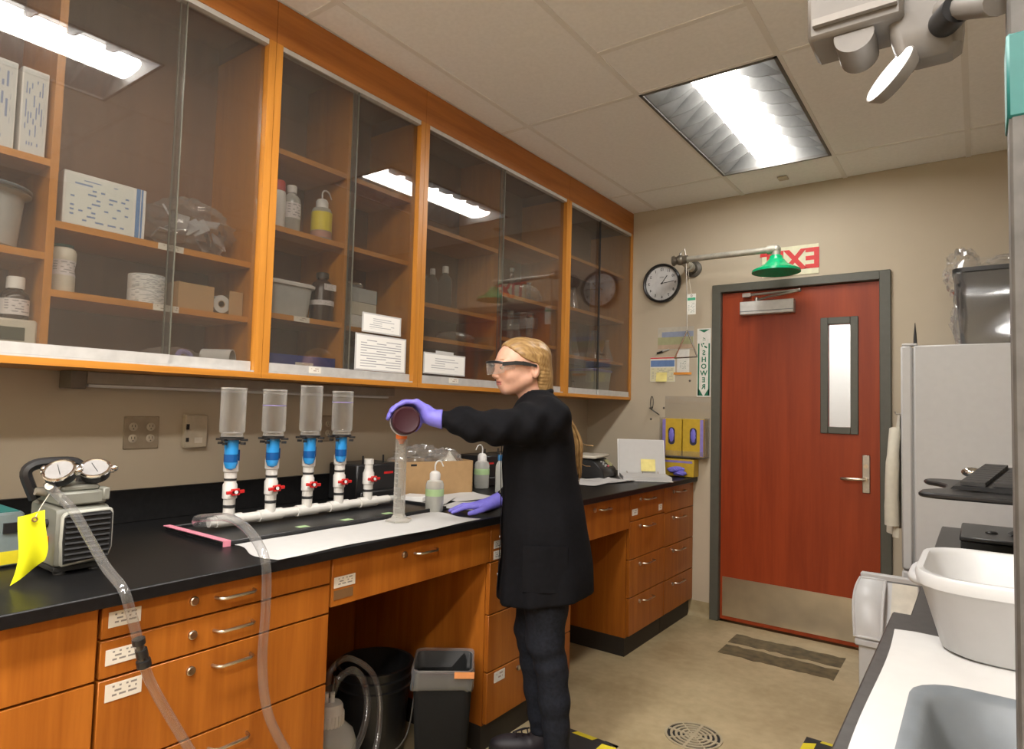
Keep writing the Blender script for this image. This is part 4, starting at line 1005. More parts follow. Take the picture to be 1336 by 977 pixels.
# --- PVC vacuum manifold
MX = 0.372; MZ = ZC + 0.033
TEES = [1.193, 1.347, 1.500, 1.645, 1.793]
t = thing('vacuum_manifold', 'white PVC pipe manifold with five red handled valves', 'manifold', (0, 0, 0))
obj('main_pipe', MB().cyl((MX, 1.125, MZ), (MX, 1.905, MZ), 0.0165, seg=20), PVC, t)
obj('end_fitting', MB().cyl((MX, 1.905, MZ), (MX, 1.945, MZ), 0.013, seg=16), plain('grey_barb', (0.4, 0.39, 0.36), 0.4), t)
for i, y in enumerate(TEES):
    obj('tee', MB().cyl((MX, y - 0.045, MZ), (MX, y + 0.045, MZ), 0.0205, seg=20).cyl((MX, y, MZ), (MX, y, MZ + 0.042), 0.0185, seg=20), PVC, t)
    vz = MZ + 0.045
    obj('gasket', MB().cyl((MX, y, vz - 0.004), (MX, y, vz + 0.006), 0.0195, seg=20), RUBBER, t)
    v = obj('valve', MB().lathe([(0.019, 0.004), (0.019, 0.024), (0.023, 0.028), (0.023, 0.072), (0.019, 0.078), (0.019, 0.085)], (MX, y, vz), seg=20), PVC, t)
    rot = (0.02, 0.06, -0.08, -0.03, 0.0)[i]
    hx = MX + 0.026
    Mr = Matrix.Rotation(rot, 3, 'X')
    hm = MB().cyl((MX + 0.018, y, vz + 0.05), (hx + 0.006, y, vz + 0.05), 0.009).obox((hx + 0.008, y, vz + 0.05), (0.009, 0.062, 0.011), Mr).obox((hx + 0.008, y, vz + 0.05), (0.009, 0.028, 0.022), Mr)
    hd = obj('valve_handle', hm, REDP, v, bev=0.0015)
    obj('handle_screw', MB().cyl((hx + 0.012, y, vz + 0.05), (hx + 0.0145, y, vz + 0.05), 0.006, seg=14), WHITEP, hd)
    if i == 4:
        obj('outlet_fitting', MB().lathe([(0.017, 0.085), (0.017, 0.105), (0.0195, 0.107), (0.0195, 0.128)], (MX, y, vz), seg=18), PVC, t)
    else:
        obj('gasket', MB().cyl((MX, y, vz + 0.085), (MX, y, vz + 0.092), 0.0195, seg=20), RUBBER, t)
        obj('cup_socket', MB().lathe([(0.018, 0.092), (0.020, 0.094), (0.020, 0.112), (0.024, 0.116), (0.024, 0.150), (0.019, 0.152)], (MX, y, vz), seg=20), PVC, t)
# --- filter funnels standing in the manifold sockets
def funnel(y, h, mark, label):
    z0 = MZ + 0.045 + 0.152
    t = thing('filter_funnel', label, 'funnel', (MX, y, z0), group='clear filter funnels on the manifold')
    dx = 0.018; dy = -0.012        # cup stands off the socket on its camera side
    b = obj('blue_cup', MB().lathe([(0.004, -0.030), (0.016, -0.024), (0.0215, -0.008), (0.022, 0.07)], (dx, dy, 0), seg=22), BLUEL, t, label='blue cup')
    obj('cup_fill', MB().lathe([(0.0222, -0.004), (0.0224, 0.022)], (dx, dy, 0), seg=22, cap0=False, cap1=False), BLUED, b)
    obj('cup_bracket', MB().box(-0.012, 0.010, 0.006, 0.024, -0.002, 0.035), BLUED, t)
    r = obj('clamp_ring', MB().lathe([(0.023, 0.070), (0.037, 0.070), (0.037, 0.078), (0.023, 0.078)], (dx, dy, 0), seg=24), BLACKP, t)
    for k in range(4):
        a = k * pi / 2 + 0.5
        obj('wing_clamp', MB().obox((dx + 0.043 * cos(a), dy + 0.043 * sin(a), 0.070), (0.022, 0.010, 0.007), Matrix.Rotation(a, 3, 'Z')).obox((dx + 0.040 * cos(a), dy + 0.040 * sin(a), 0.058), (0.014, 0.010, 0.008), Matrix.Rotation(a, 3, 'Z')), BLACKP, r)
    obj('flange', MB().lathe([(0.026, 0.078), (0.035, 0.080), (0.034, 0.092), (0.028, 0.094)], (dx, dy, 0), seg=26), CLEARP, t)
    obj('barrel', MB().lathe([(0.0385, 0.094), (0.040, 0.100), (0.040, 0.094 + h)], (dx, dy, 0), seg=30, cap0=False, cap1=False), CLEARP, t)
    obj('top_rim', MB().torus((dx, dy, 0.094 + h), (0, 0, 1), 0.040, 0.0022, 32, 6), CLEARP, t)
    if mark:
        obj('level_mark', MB().lathe([(0.0404, 0.0), (0.0404, 0.0025)], (dx, dy, 0.094 + h * mark), seg=30, cap0=False, cap1=False), PURPLEL, t)
    return t
funnel(TEES[0], 0.145, 0, 'tall clear filter funnel on the valve closest to the pump')
funnel(TEES[1], 0.145, 0.62, 'clear filter funnel with purple level line on the second valve from the pump')
funnel(TEES[2], 0.165, 0, 'clear filter funnel on the third valve from the pump')
funnel(TEES[3], 0.150, 0.72, 'clear filter funnel with purple level line on the fourth valve from the pump')
# --- white bench paper
def paperfn(u, v):
    # u along the worktop, v across it
    x = 0.555 + 0.285 * v + 0.03 * u * (1 - v) + 0.008 * sin(9 * u + 2 * v)
    y = 1.075 + 0.86 * u - 0.03 * v * (1 - u) + 0.015 * sin(7 * v)
    if v < 0.01: x += 0.006 * sin(40 * u)
    return (x, y, 0.0016 + 0.0012 * abs(sin(11 * u + 5 * v)))
o = obj('bench_paper', MB().grid(paperfn, 40, 10, 0.0006), PAPER, None, (0.01, 0, ZC)); tag(o, 'white absorbent paper along the worktop edge under the measuring cylinder', 'paper')
# --- measuring cylinder with orange funnel
t = thing('measuring_cylinder', 'tall cloudy measuring cylinder under the pouring bottle', 'cylinder', (0.664, 1.686, ZC + 0.004))
obj('foot', MB().lathe([(0.049, 0), (0.05, 0.006), (0.030, 0.012), (0.024, 0.022)], seg=6), MILKY2, t)
b = obj('barrel', MB().lathe([(0.021, 0.016), (0.0215, 0.02), (0.0215, 0.295), (0.024, 0.300)], seg=26, cap1=False), MILKY2, t)
for k in range(13): obj('graduation', MB().torus((0, 0, 0.05 + 0.018 * k), (0, 0, 1), 0.0218, 0.0004, 14, 4, -2.6, -1.2 if k % 4 else -0.6), LGREY, b)
t = thing('small_funnel', 'orange funnel in the mouth of the measuring cylinder', 'funnel', (0.664, 1.686, ZC + 0.300))
obj('funnel_cone', MB().lathe([(0.008, -0.014), (0.010, -0.006), (0.0205, 0.006), (0.0215, 0.034), (0.0195, 0.034), (0.018, 0.008), (0.007, -0.006)], seg=24, cap0=False, cap1=False), ORANGE, t)
# --- wash bottles on the counter
wash_bottle('wash bottle with pale green label in front of the cardboard box', 0.59, 1.955, ZC + 0.001, 0.037, 0.205, GREENL, None, (0.50, 0.72), spout=(0.012, 0.035), liquid=plain('clear_liquid', (0.30, 0.29, 0.24), 0.2), lh=0.48)
wash_bottle('wash bottle standing behind the cardboard box corner', 0.24, 2.70, ZC + 0.001, 0.04, 0.23, GREENL, None, (0.5, 0.72), spout=(0.0, -0.055))
# --- cardboard box with clear bags
t = thing('cardboard_box', 'open cardboard box stuffed with clear bags behind the wash bottle', 'box', (0.205, 2.335, ZC), R(-20))
w, l, h = 0.10, 0.185, 0.165
obj('box_bottom', MB().box(-w, w, -l, l, 0.001, 0.005), CARD, t)
for nm, a in (('box_wall', (w - 0.004, w, -l, l)), ('box_wall', (-w, -w + 0.004, -l, l)), ('box_wall', (-w, w, -l, -l + 0.004)), ('box_wall', (-w, w, l - 0.004, l))): obj(nm, MB().box(*a, 0.005, h), CARD, t)
obj('hand_hole', MB().box(w, w + 0.0006, -0.15, -0.12, 0.145, 0.155), BLACKM, t)
t2 = thing('bag_bundle', 'bundle of clear plastic bags rising out of the cardboard box', 'bag', (0.195, 2.335, ZC + 0.10), R(-20))
crumpled('bag_film', '', '', (0, -0.05, 0), (0.08, 0.13, 0.068), BAG, 51, t2, n=28, amp=0.5)
crumpled('bag_film', '', '', (0.01, 0.08, 0), (0.07, 0.09, 0.06), BAG, 57, t2, n=24, amp=0.5)
t2 = thing('plastic_funnel', 'off-white funnel upside down in the cardboard box', 'funnel', (0.245, 2.43, ZC + 0.125))
obj('funnel_body', MB().lathe([(0.062, 0), (0.060, 0.004), (0.014, 0.062), (0.009, 0.070), (0.008, 0.080)], seg=26), OFFWH, t2)
# --- papers on the counter
def paper_sheet(label, x, y, rz, w, l, z, seed, curl=0.004, mat=None):
    rr = random.Random(seed); p = [rr.uniform(0, 6) for _ in range(4)]
    fn = lambda u, v: ((u - .5) * w, (v - .5) * l, curl * (1 + sin(4 * u + p[0]) * cos(3 * v + p[1])) * 0.5 + curl * (abs(u - .5) * 2) ** 4)
    o = obj('paper_sheet', MB().grid(fn, 10, 12, 0.0005), mat or PAPER, None, (x, y, z), rz)
    return tag(o, label, 'paper')
paper_sheet('white paper sheet under the far hand beside the wash bottle', 0.62, 2.19, 0.3, 0.216, 0.28, ZC + 0.001, 1)
paper_sheet('white paper sheet between the cardboard box and the gloved hand', 0.44, 2.34, -0.1, 0.216, 0.28, ZC + 0.002, 2, 0.006)
paper_sheet('white paper sheet close to the black tray end', 0.42, 2.14, 0.5, 0.15, 0.2, ZC + 0.003, 5, 0.005)
box_item('carton', 'small flat white carton between black tray and cardboard box', 'box', 0.31, 0.41, 2.035, 2.13, ZC + 0.009, 0.022, WHITEP, rz=0.4)
# --- black water bath row behind
def stirrer(y, label):
    t = thing('stirrer_block', label, 'device', (0.128, y, ZC), group='black stirrer units along the wall')
    obj('case', MB().box(-0.10, 0.09, -0.125, 0.125, 0.004, 0.165), BLACKP, t, bev=0.006)
    obj('red_mark', MB().box(0.09, 0.0912, -0.085, -0.03, 0.118, 0.128).box(0.09, 0.0912, 0.03, 0.085, 0.118, 0.128), REDP, t, label='red marking')
    for yy in (-0.06, 0.06): obj('support_pin', MB().cyl((0.05, yy, 0.165), (0.05, yy, 0.20), 0.004, seg=8), BLACKP, t)
    obj('front_ledge', MB().box(0.09, 0.115, -0.12, 0.12, 0.004, 0.05), BLACKP, t, bev=0.004)
stirrer(1.99, 'black stirrer unit behind the filter manifold end')
stirrer(2.86, 'black stirrer unit beside the rear wash bottle')
stirrer(3.13, 'black stirrer unit behind the person')
bottle('slim bottle with blue cap at the coat edge behind the person', 0.42, 2.62, ZC + 0.001, 0.022, 0.19, MILKY, plain('blue_cap', (0.03, 0.16, 0.36), 0.4))
# --- far end of the counter
t = thing('bench_instrument', 'black bench instrument with buttons and a small yellow screen', 'instrument', (0.33, 3.72, ZC + 0.001), R(12))
obj('case', MB().prism([(-0.14, 0), (0.14, 0), (0.13, 0.05), (0.06, 0.115), (-0.14, 0.125)], 0.30, (0, 0.15, 0), (1, 0, 0), (0, 0, 1)), BLACKP, t, bev=0.005)
obj('top_cover', MB().box(-0.145, 0.085, -0.155, 0.155, 0.124, 0.140), OFFWH, t, bev=0.004)
nn = Vector((0.065, 0, 0.07)).normalized(); ee = Vector((0, 1, 0)); fx = nn.cross(ee) * -1
Mx = Matrix((ee, nn.cross(ee), nn)).transposed()
pc = Vector((0.097, 0, 0.084))
obj('screen', MB().obox(pc + Vector((0, 0.10, 0)), (0.07, 0.055, 0.004), Mx), plain('lcd', (0.33, 0.33, 0.17), 0.25), t)
for k, (yy, uu, mm) in enumerate(((-0.03, 0.02, LGREY), (-0.03, 0.0, LGREY), (-0.03, -0.018, LGREY), (0.03, -0.022, plain('pink_button', (0.7, 0.08, 0.14), 0.4)), (0.0, 0.012, LGREY), (0.0, -0.012, LGREY))):
    obj('button', MB().obox(pc + ee * yy + Mx @ Vector((0, uu, 0.001)), (0.02, 0.010, 0.006), Mx), mm, t)
paper_sheet('white paper sheet lying before the black bench instrument', 0.52, 3.36, 0.1, 0.22, 0.30, ZC + 0.001, 9, 0.004)
paper_sheet('second white paper sheet between bench instrument and open binder', 0.56, 3.55, -0.15, 0.2, 0.25, ZC + 0.002, 10, 0.004)
t = thing('ring_binder', 'open white ring binder with pages and a yellow note near the door', 'binder', (0.60, 3.93, ZC), R(-58))
# local: x toward the reader, hinge along y at x=0; back cover leans up behind
obj('lower_cover', MB().box(0.0, 0.27, -0.155, 0.155, 0.001, 0.005), WHITEP, t, bev=0.001)
obj('page_block', MB().box(0.012, 0.262, -0.148, 0.148, 0.006, 0.028), PAPER, t)
ex = Vector((-0.34, 0, 0.94)).normalized()
def lean(u, v, off): return Vector((0, 0, 0.006)) + ex * (0.255 * u) + Vector((0.94, 0, 0.34)) * off + Vector((0, (v - 0.5) * 0.31, 0))
obj('upper_cover', MB().grid(lambda u, v: lean(u, v, -0.012), 1, 1, 0.004), WHITEP, t)
obj('leaning_pages', MB().grid(lambda u, v: lean(0.03 + u * 0.94, 0.03 + v * 0.94, 0.004), 2, 2, 0.010), PAPER, t)
obj('sticky_note', MB().grid(lambda u, v: lean(0.12 + u * 0.32, 0.48 + v * 0.30, 0.0152), 1, 1, 0.0005), PAPERY, t)
obj('spine', MB().box(-0.012, 0.012, -0.155, 0.155, 0.001, 0.012), WHITEP, t)
for yy in (-0.10, 0.0, 0.10): obj('binder_ring', MB().torus((0.012, yy, 0.022), (0, 1, 0), 0.020, 0.0016, 20, 6), CHROME, t)

# ================================================================== TUBING
def hose(label, pts, r, n=8, mat=None, name='clear_tubing'):
    t = thing(name, label, 'tubing', (0, 0, 0))
    q = smooth_path(pts, n)
    obj('tube', MB().tube(q, r, 12), mat or TUBEM, t)
    return t
t = hose('clear hose from the pump over the worktop edge with dark connector', [(0.585, 0.605, 1.128), (0.615, 0.612, 1.112), (0.66, 0.632, 1.075), (0.72, 0.645, 1.02), (0.80, 0.652, 0.965), (0.868, 0.662, 0.925), (0.885, 0.674, 0.872), (0.884, 0.692, 0.81), (0.882, 0.708, 0.755), (0.88, 0.737, 0.686), (0.88, 0.825, 0.521), (0.89, 0.92, 0.35), (0.90, 0.99, 0.16), (0.93, 1.10, 0.03), (0.95, 1.3, 0.012)], 0.0108)
m = MB().cyl((0.8845, 0.6925, 0.812), (0.8825, 0.707, 0.757), 0.008).cyl((0.8845, 0.692, 0.815), (0.884, 0.6945, 0.803), 0.0135).cyl((0.884, 0.699, 0.79), (0.8832, 0.704, 0.772), 0.0125).cyl((0.883, 0.7055, 0.765), (0.8822, 0.709, 0.75), 0.015)
obj('hose_connector', m, BLACKP, t, label='black barbed connector')
hose('thick clear hose from the manifold down past the drawers to the jug', [(MX, 1.13, MZ), (MX + 0.005, 1.085, MZ + 0.004), (MX + 0.05, 1.06, MZ + 0.025), (0.50, 1.055, 0.99), (0.62, 1.045, 1.005), (0.75, 1.02, 0.998), (0.85, 1.003, 0.962), (0.884, 1.002, 0.91), (0.885, 1.005, 0.80), (0.885, 1.002, 0.68), (0.885, 1.017, 0.567), (0.88, 1.055, 0.475), (0.875, 1.13, 0.36), (0.872, 1.24, 0.25), (0.83, 1.33, 0.19), (0.74, 1.42, 0.165), (0.672, 1.50, 0.165), (0.640, 1.57, 0.20), (0.612, 1.615, 0.27), (0.58, 1.622, 0.345), (0.562, 1.585, 0.392), (0.553, 1.53, 0.375), (0.548, 1.510, 0.33)], 0.0122)
hose('short clear hose looping from the jug cap behind the drawer unit', [(0.535, 1.495, 0.33), (0.525, 1.52, 0.405), (0.535, 1.59, 0.425), (0.585, 1.66, 0.36), (0.635, 1.655, 0.25), (0.675, 1.59, 0.12), (0.70, 1.45, 0.04), (0.70, 1.35, 0.012)], 0.0105)

# ================================================================== KNEE SPACE
t = thing('plastic_jug', 'white vacuum jug with large ribbed cap on the floor', 'jug', (0.545, 1.505, 0))
obj('body', MB().lathe([(0.085, 0), (0.092, 0.01), (0.092, 0.17), (0.08, 0.205), (0.05, 0.23), (0.042, 0.235)], seg=30), MILKY, t)
obj('cap', MB().lathe([(0.046, 0.228), (0.047, 0.23), (0.047, 0.272), (0.044, 0.276), (0.044, 0.29), (0.038, 0.30), (0.02, 0.302)], seg=24), PVC, t)
for k in range(24):
    a = 2 * pi * k / 24
    obj('cap_rib', MB().obox((0.0475 * cos(a), 0.0475 * sin(a), 0.25), (0.003, 0.005, 0.038), Matrix.Rotation(a, 3, 'Z')), PVC, t)
obj('port', MB().cyl((0.003, 0.005, 0.30), (0.003, 0.005, 0.335), 0.008).cyl((-0.010, -0.010, 0.30), (-0.010, -0.010, 0.335), 0.008), WHITEP, t)
t = thing('bucket', 'black plastic bucket with wire handle in the knee space', 'bucket', (0.47, 1.775, 0))
obj('body', MB().lathe([(0.118, 0), (0.120, 0.004), (0.136, 0.262), (0.144, 0.264), (0.145, 0.272), (0.139, 0.276), (0.140, 0.300), (0.148, 0.302), (0.149, 0.31), (0.141, 0.314), (0.143, 0.336), (0.150, 0.338), (0.150, 0.345), (0.138, 0.345), (0.116, 0.01)], seg=40, cap1=True), BLACKP, t)
hp = [(0.150 * cos(a) * 1.01, 0.150 * sin(a) * 1.01, 0.30) for a in (0.75,)] + [(0.157 * cos(0.55), 0.157 * sin(0.55), 0.20), (0.158 * cos(0.1), 0.158 * sin(0.1), 0.09), (0.156 * cos(-0.6), 0.156 * sin(-0.6), 0.055), (0.156 * cos(-1.4), 0.156 * sin(-1.4), 0.09), (0.155 * cos(-2.1), 0.155 * sin(-2.1), 0.2), (0.152 * cos(-2.39), 0.152 * sin(-2.39), 0.30)]
obj('wire_handle', MB().tube(smooth_path(hp, 6), 0.003, 8), STEEL, t)
for a in (0.75, -2.39): obj('handle_lug', MB().sphere((0.149 * cos(a), 0.149 * sin(a), 0.30), 0.010), BLACKP, t)
t = thing('waste_bin', 'dark waste bin with clear liner and orange tape beside the bucket', 'bin', (0.775, 1.835, 0), R(39))
def ring(w, l, z, r=0.03): return [(a, b, z) for a, b in rrect(w, l, r)]
obj('body', loft(MB(), [ring(0.085, 0.085, 0), ring(0.088, 0.088, 0.004), ring(0.108, 0.108, 0.40), ring(0.104, 0.104, 0.40), ring(0.085, 0.085, 0.01)]), plain('bin_black', (0.010, 0.010, 0.010), 0.8, spec=0.2), t)
rl = random.Random(3)
def lring(w, z, am): return [(a * (1 + rl.uniform(-am, am)), b * (1 + rl.uniform(-am, am)), z + rl.uniform(-am, am) * 0.12) for a, b in rrect(w, w, 0.03)]
obj('bin_liner', loft(MB(), [lring(0.106, 0.335, .05), lring(0.116, 0.345, .05), lring(0.113, 0.37, .045), lring(0.113, 0.40, .02), lring(0.110, 0.410, .01), lring(0.104, 0.408, .01), lring(0.100, 0.34, .03)], False, False), BAGL, t, ang=60)
obj('orange_tape', MB().obox((0.0775, -0.1175, 0.398), (0.07, 0.002, 0.022), Matrix.Identity(3)), plain('faded_orange_tape', (0.60, 0.24, 0.08), 0.6), t)

# ================================================================== ON THE DOOR WALL
def wallY(name, label, cat, x0, x1, z0, z1, th, mat, bev=0):
    o = obj(name, MB().box(-(x1 - x0) / 2, (x1 - x0) / 2, -th, -0.0003, 0, z1 - z0), mat, None, ((x0 + x1) / 2, D, z0), 0, bev)
    return tag(o, label, cat)
INK = plain('black_ink', (0.02, 0.02, 0.025), 0.6); WHITE = plain('sign_white', (0.72, 0.71, 0.66), 0.5); GREENS = plain('sign_green', (0.01, 0.16, 0.08), 0.5); REDS = plain('sign_red', (0.62, 0.02, 0.02), 0.5); CREAM = plain('sign_cream', (0.70, 0.68, 0.48), 0.5)
# clock
t = thing('wall_clock', 'round white wall clock with black rim', 'clock', (0.585, D, 2.255))
obj('rim', MB().lathe([(0.120, 0.0), (0.136, 0.002), (0.138, 0.03), (0.130, 0.036), (0.122, 0.030), (0.120, 0.012)], (0, 0, 0), (0, -1, 0), 48, True, True), BLACKP, t)
dial = obj('dial', MB().cyl((0, -0.012, 0), (0, -0.0145, 0), 0.1235, seg=48), plain('dial_white', (0.60, 0.60, 0.60), 0.5), t)
for k in range(12):
    n = 12 if k == 0 else k; a = k * pi / 6                      # the photograph is a mirror image: hours run anticlockwise, digits reversed
    text('numeral', str(n), 0.026, INK, dial, frame((-0.098 * sin(a), -0.0148, 0.098 * cos(a)), (1, 0, 0), (0, 0, 1)), mirror=True, depth=0.0002, bold=0.0006)
for k in range(60):
    a = k * pi / 30
    if k % 5: continue
    obj('minute_mark', MB().obox((-0.1165 * sin(a), -0.0149, 0.1165 * cos(a)), (0.002, 0.0006, 0.007), Matrix.Rotation(a, 3, 'Y').inverted()), INK, dial)
def hand(dx, dz, w):
    v = Vector((dx, 0, dz)); L = v.length; an = math.atan2(dx, dz)
    obj('clock_hand', MB().obox(v * 0.45 + Vector((0, -0.018, 0)), (w, 0.001, L * 1.15), Matrix.Rotation(an, 3, 'Y')), INK, t)
hand(0.038, 0.052, 0.006); hand(0.088, 0.010, 0.004)
obj('hand_hub', MB().cyl((0, -0.0145, 0), (0, -0.020, 0), 0.006, seg=14), INK, t)
obj('maker_mark', MB().box(-0.018, 0.014, -0.0150, -0.0146, 0.040, 0.046), plain('grey_ink', (0.3, 0.3, 0.3), 0.6), t)
# emergency shower
t = thing('emergency_shower', 'green headed emergency shower with galvanised pipe above the door', 'shower', (0.808, D, 2.335))
obj('wall_flange', MB().lathe([(0.058, 0), (0.058, 0.012), (0.036, 0.022), (0.034, 0.05)], (0, 0, 0), (0, -1, 0), 28), plain('dark_iron', (0.10, 0.09, 0.075), 0.5, metal=0.4), t)
obj('supply_pipe', MB().cyl((0, -0.02, 0), (0, -0.245, 0.012), 0.022, seg=20).cyl((0, -0.05, 0), (0, -0.10, 0.003), 0.031, seg=20), GALV, t)
obj('shower_valve', MB().sphere((0, -0.245, 0.012), 0.034).cyl((-0.045, -0.245, 0.012), (0.05, -0.245, 0.012), 0.027, seg=18).cyl((-0.05, -0.245, 0.012), (-0.040, -0.245, 0.012), 0.034, seg=18), plain('dark_brass', (0.16, 0.14, 0.11), 0.4, metal=0.6), t)
obj('shower_arm', MB().cyl((0.03, -0.245, 0.012), (0.60, -0.262, 0.006), 0.019, seg=20), GALV, t)
obj('shower_elbow', MB().cyl((0.555, -0.261, 0.006), (0.60, -0.262, 0.006), 0.027, seg=18).sphere((0.605, -0.262, 0.004), 0.028).cyl((0.605, -0.262, 0.0), (0.605, -0.262, -0.035), 0.025, seg=18), GALV, t)
obj('shower_head', MB().lathe([(0.026, -0.03), (0.036, -0.036), (0.038, -0.05), (0.048, -0.062), (0.066, -0.085), (0.105, -0.105), (0.136, -0.122), (0.138, -0.136), (0.130, -0.136), (0.06, -0.10)], (0.605, -0.262, 0), seg=40), GREENSH, t, label='green bell shaped shower head')
obj('valve_lever', MB().tube([(0, -0.245, 0.02), (0.0, -0.25, 0.055), (0.03, -0.25, 0.085), (0.04, -0.25, 0.03)], 0.004, 8).cyl((0, -0.245, 0.03), (0, -0.245, 0.06), 0.008), STEEL, t)
obj('pull_rod', MB().tube([(0.040, -0.250, 0.03), (0.044, -0.235, -0.20), (0.048, -0.234, -0.455)], 0.0035, 8), STEEL, t)
tri = [(0.048, -0.234, -0.455), (0.118, -0.234, -0.628), (-0.034, -0.234, -0.632)]
m = MB()
for i in range(3): m.cyl(tri[i], tri[(i + 1) % 3], 0.0045, seg=8)
for p in tri: m.sphere(p, 0.0046, 8, 5)
obj('pull_handle', m, CHROME, t, label='triangular metal pull handle')
t = thing('inspection_tag', 'white and green inspection tag hanging under the shower valve', 'tag', (0.882, D - 0.232, 1.985))
obj('card', MB().box(-0.029, 0.029, -0.0006, 0.0006, 0, 0.135), WHITE, t); obj('card_print', MB().box(-0.026, 0.026, -0.0012, -0.0007, 0.005, 0.085), P_TAG, t); obj('green_band', MB().box(-0.026, 0.026, -0.0013, -0.0007, 0.092, 0.110), plain('tag_green', (0.05, 0.36, 0.20), 0.6), t)
obj('eyelet', MB().torus((0, 0, 0.122), (0, 1, 0), 0.006, 0.002, 14, 6), INK, t); obj('tag_cord', MB().tube([(0, 0, 0.126), (-0.02, 0.0, 0.25), (-0.026, -0.01, 0.345)], 0.0012, 6), OFFWH, t)
# mirrored signs
t = thing('exit_sign', 'cream exit sign with mirrored red letters above the door', 'sign', (1.432, D, 2.318))
obj('sign_board', MB().box(-0.168, 0.168, -0.004, -0.0003, -0.092, 0.094), CREAM, t)
text('sign_letters', 'EXIT', 0.172, REDS, t, frame((0, -0.0045, 0.0), (1, 0, 0), (0, 0, 1)), mirror=True, depth=0.0004, bold=0.006)
t = thing('shower_sign', 'narrow green and white sign with mirrored word SHOWER and a down arrow', 'sign', (0.887, D, 1.688))
obj('sign_board', MB().box(-0.047, 0.047, -0.003, -0.0003, -0.232, 0.232), WHITE, t)
g = MB()
g.box(-0.041, -0.031, -0.0038, -0.003, -0.224, 0.130).box(0.031, 0.041, -0.0038, -0.003, -0.224, 0.130)
g.prism([(-0.041, -0.224), (-0.004, -0.224), (-0.031, -0.180), (-0.041, -0.180)], 0.0008, (0, -0.003, 0), (1, 0, 0), (0, 0, 1))
g.prism([(0.004, -0.224), (0.041, -0.224), (0.041, -0.180), (0.031, -0.180)], 0.0008, (0, -0.003, 0), (1, 0, 0), (0, 0, 1))
g.prism([(-0.038, 0.224), (0.0, 0.204), (0.038, 0.224)], 0.0008, (0, -0.003, 0), (1, 0, 0), (0, 0, 1))
obj('green_arrow', g, GREENS, t)
for k, ch in enumerate('SHOWER'):
    text('sign_letter', ch, 0.046, GREENS, t, frame((0, -0.0034, 0.065 - 0.046 * k), (1, 0, 0), (0, 0, 1)), mirror=True, depth=0.0002, bold=0.0012)
p = MB().cyl((-0.004, -0.003, 0.128), (-0.004, -0.0038, 0.128), 0.006, seg=12).obox((0.012, -0.0034, 0.105), (0.022, 0.0008, 0.010), Matrix.Rotation(0.6, 3, 'Y')).obox((-0.014, -0.0034, 0.118), (0.006, 0.0008, 0.024), Matrix.Rotation(-0.3, 3, 'Y')).box(-0.010, 0.012, -0.0038, -0.003, 0.152, 0.155).obox((0.0, -0.0034, 0.165), (0.018, 0.0008, 0.004), Matrix.Rotation(0.3, 3, 'Y'))
obj('shower_pictogram', p, GREENS, t)
# notices behind the pull handle
t = thing('wall_notice', 'notice with blue, green and rose bands behind the shower pull', 'notice', (0.685, D, 1.783))
obj('sheet', MB().box(-0.13, 0.13, -0.0025, -0.0003, 0, 0.158), plain('notice_grey', (0.48, 0.45, 0.38), 0.6), t)
obj('blue_band', MB().box(-0.10, 0.128, -0.0032, -0.0025, 0.088, 0.125), plain('notice_blue', (0.27, 0.31, 0.42), 0.6), t)
obj('green_band', MB().box(-0.13, 0.125, -0.0032, -0.0025, 0.035, 0.088), plain('notice_green', (0.36, 0.36, 0.20), 0.6), t)
obj('rose_band', MB().box(-0.13, 0.125, -0.0032, -0.0025, 0.005, 0.035), plain('notice_rose', (0.46, 0.34, 0.24), 0.6), t)
t = thing('wall_notice', 'small notice with blue header and yellow note left of the shower sign', 'notice', (0.592, D, 1.56))
obj('sheet', MB().box(-0.092, 0.092, -0.002, -0.0003, 0, 0.172), WHITE, t)
obj('red_line', MB().box(-0.092, 0.092, -0.0026, -0.002, 0.162, 0.170), REDS, t); obj('blue_header', MB().box(-0.088, 0.088, -0.0026, -0.002, 0.105, 0.150), plain('header_blue', (0.13, 0.22, 0.44), 0.6), t); obj('yellow_field', MB().box(-0.090, 0.088, -0.0026, -0.002, 0.002, 0.098), P_NOTE, t)
obj('sticky_note', MB().grid(lambda u, v: (-0.045 + 0.08 * u, -0.003 - 0.012 * (1 - v) ** 2, 0.0 + 0.065 * v), 3, 5, 0.0005), PAPERY, t)
t = thing('card_pocket', 'clear card pocket with orange base strip on the wall', 'pocket', (0.74, D, 1.612))
obj('pocket_card', MB().box(-0.042, 0.045, -0.003, -0.0003, 0.012, 0.17), WHITE, t); obj('orange_strip', MB().box(-0.065, 0.062, -0.006, -0.0003, -0.004, 0.012), plain('strip_orange', (0.70, 0.28, 0.04), 0.5), t); obj('card_print', MB().box(-0.025, 0.028, -0.0036, -0.003, 0.03, 0.10), P_TAG, t)
t = thing('marker_pen', 'black marker pen stuck on the wall under the banded notice', 'pen', (0.595, D, 1.772))
obj('pen_barrel', MB().cyl((-0.042, -0.009, -0.012), (0.0, -0.009, 0.0), 0.0075, seg=12), BLACKP, t); obj('pen_cap', MB().cyl((0.0, -0.009, 0.0), (0.045, -0.009, 0.013), 0.005, seg=12), LGREY, t)
t = thing('wire_hook', 'bent dark wire ring holder on the wall left of the glove boxes', 'hook', (0.53, D, 1.39))
pts = [(0.030 * cos(a) * 0.62 + 0.0, -0.035 - 0.02 * cos(a), 0.020 + 0.045 * sin(a)) for a in [2 * pi * k / 24 for k in range(24)]]
obj('wire_loop', MB().tube(pts, 0.0028, 8, closed=True), plain('dark_wire', (0.09, 0.085, 0.08), 0.4, metal=0.6), t)
pts = [(0.026 + 0.034 * cos(a), -0.05 - 0.03 * sin(a), -0.040 - 0.022 * cos(a) + 0.006 * sin(a)) for a in [2 * pi * k / 20 for k in range(20)]]
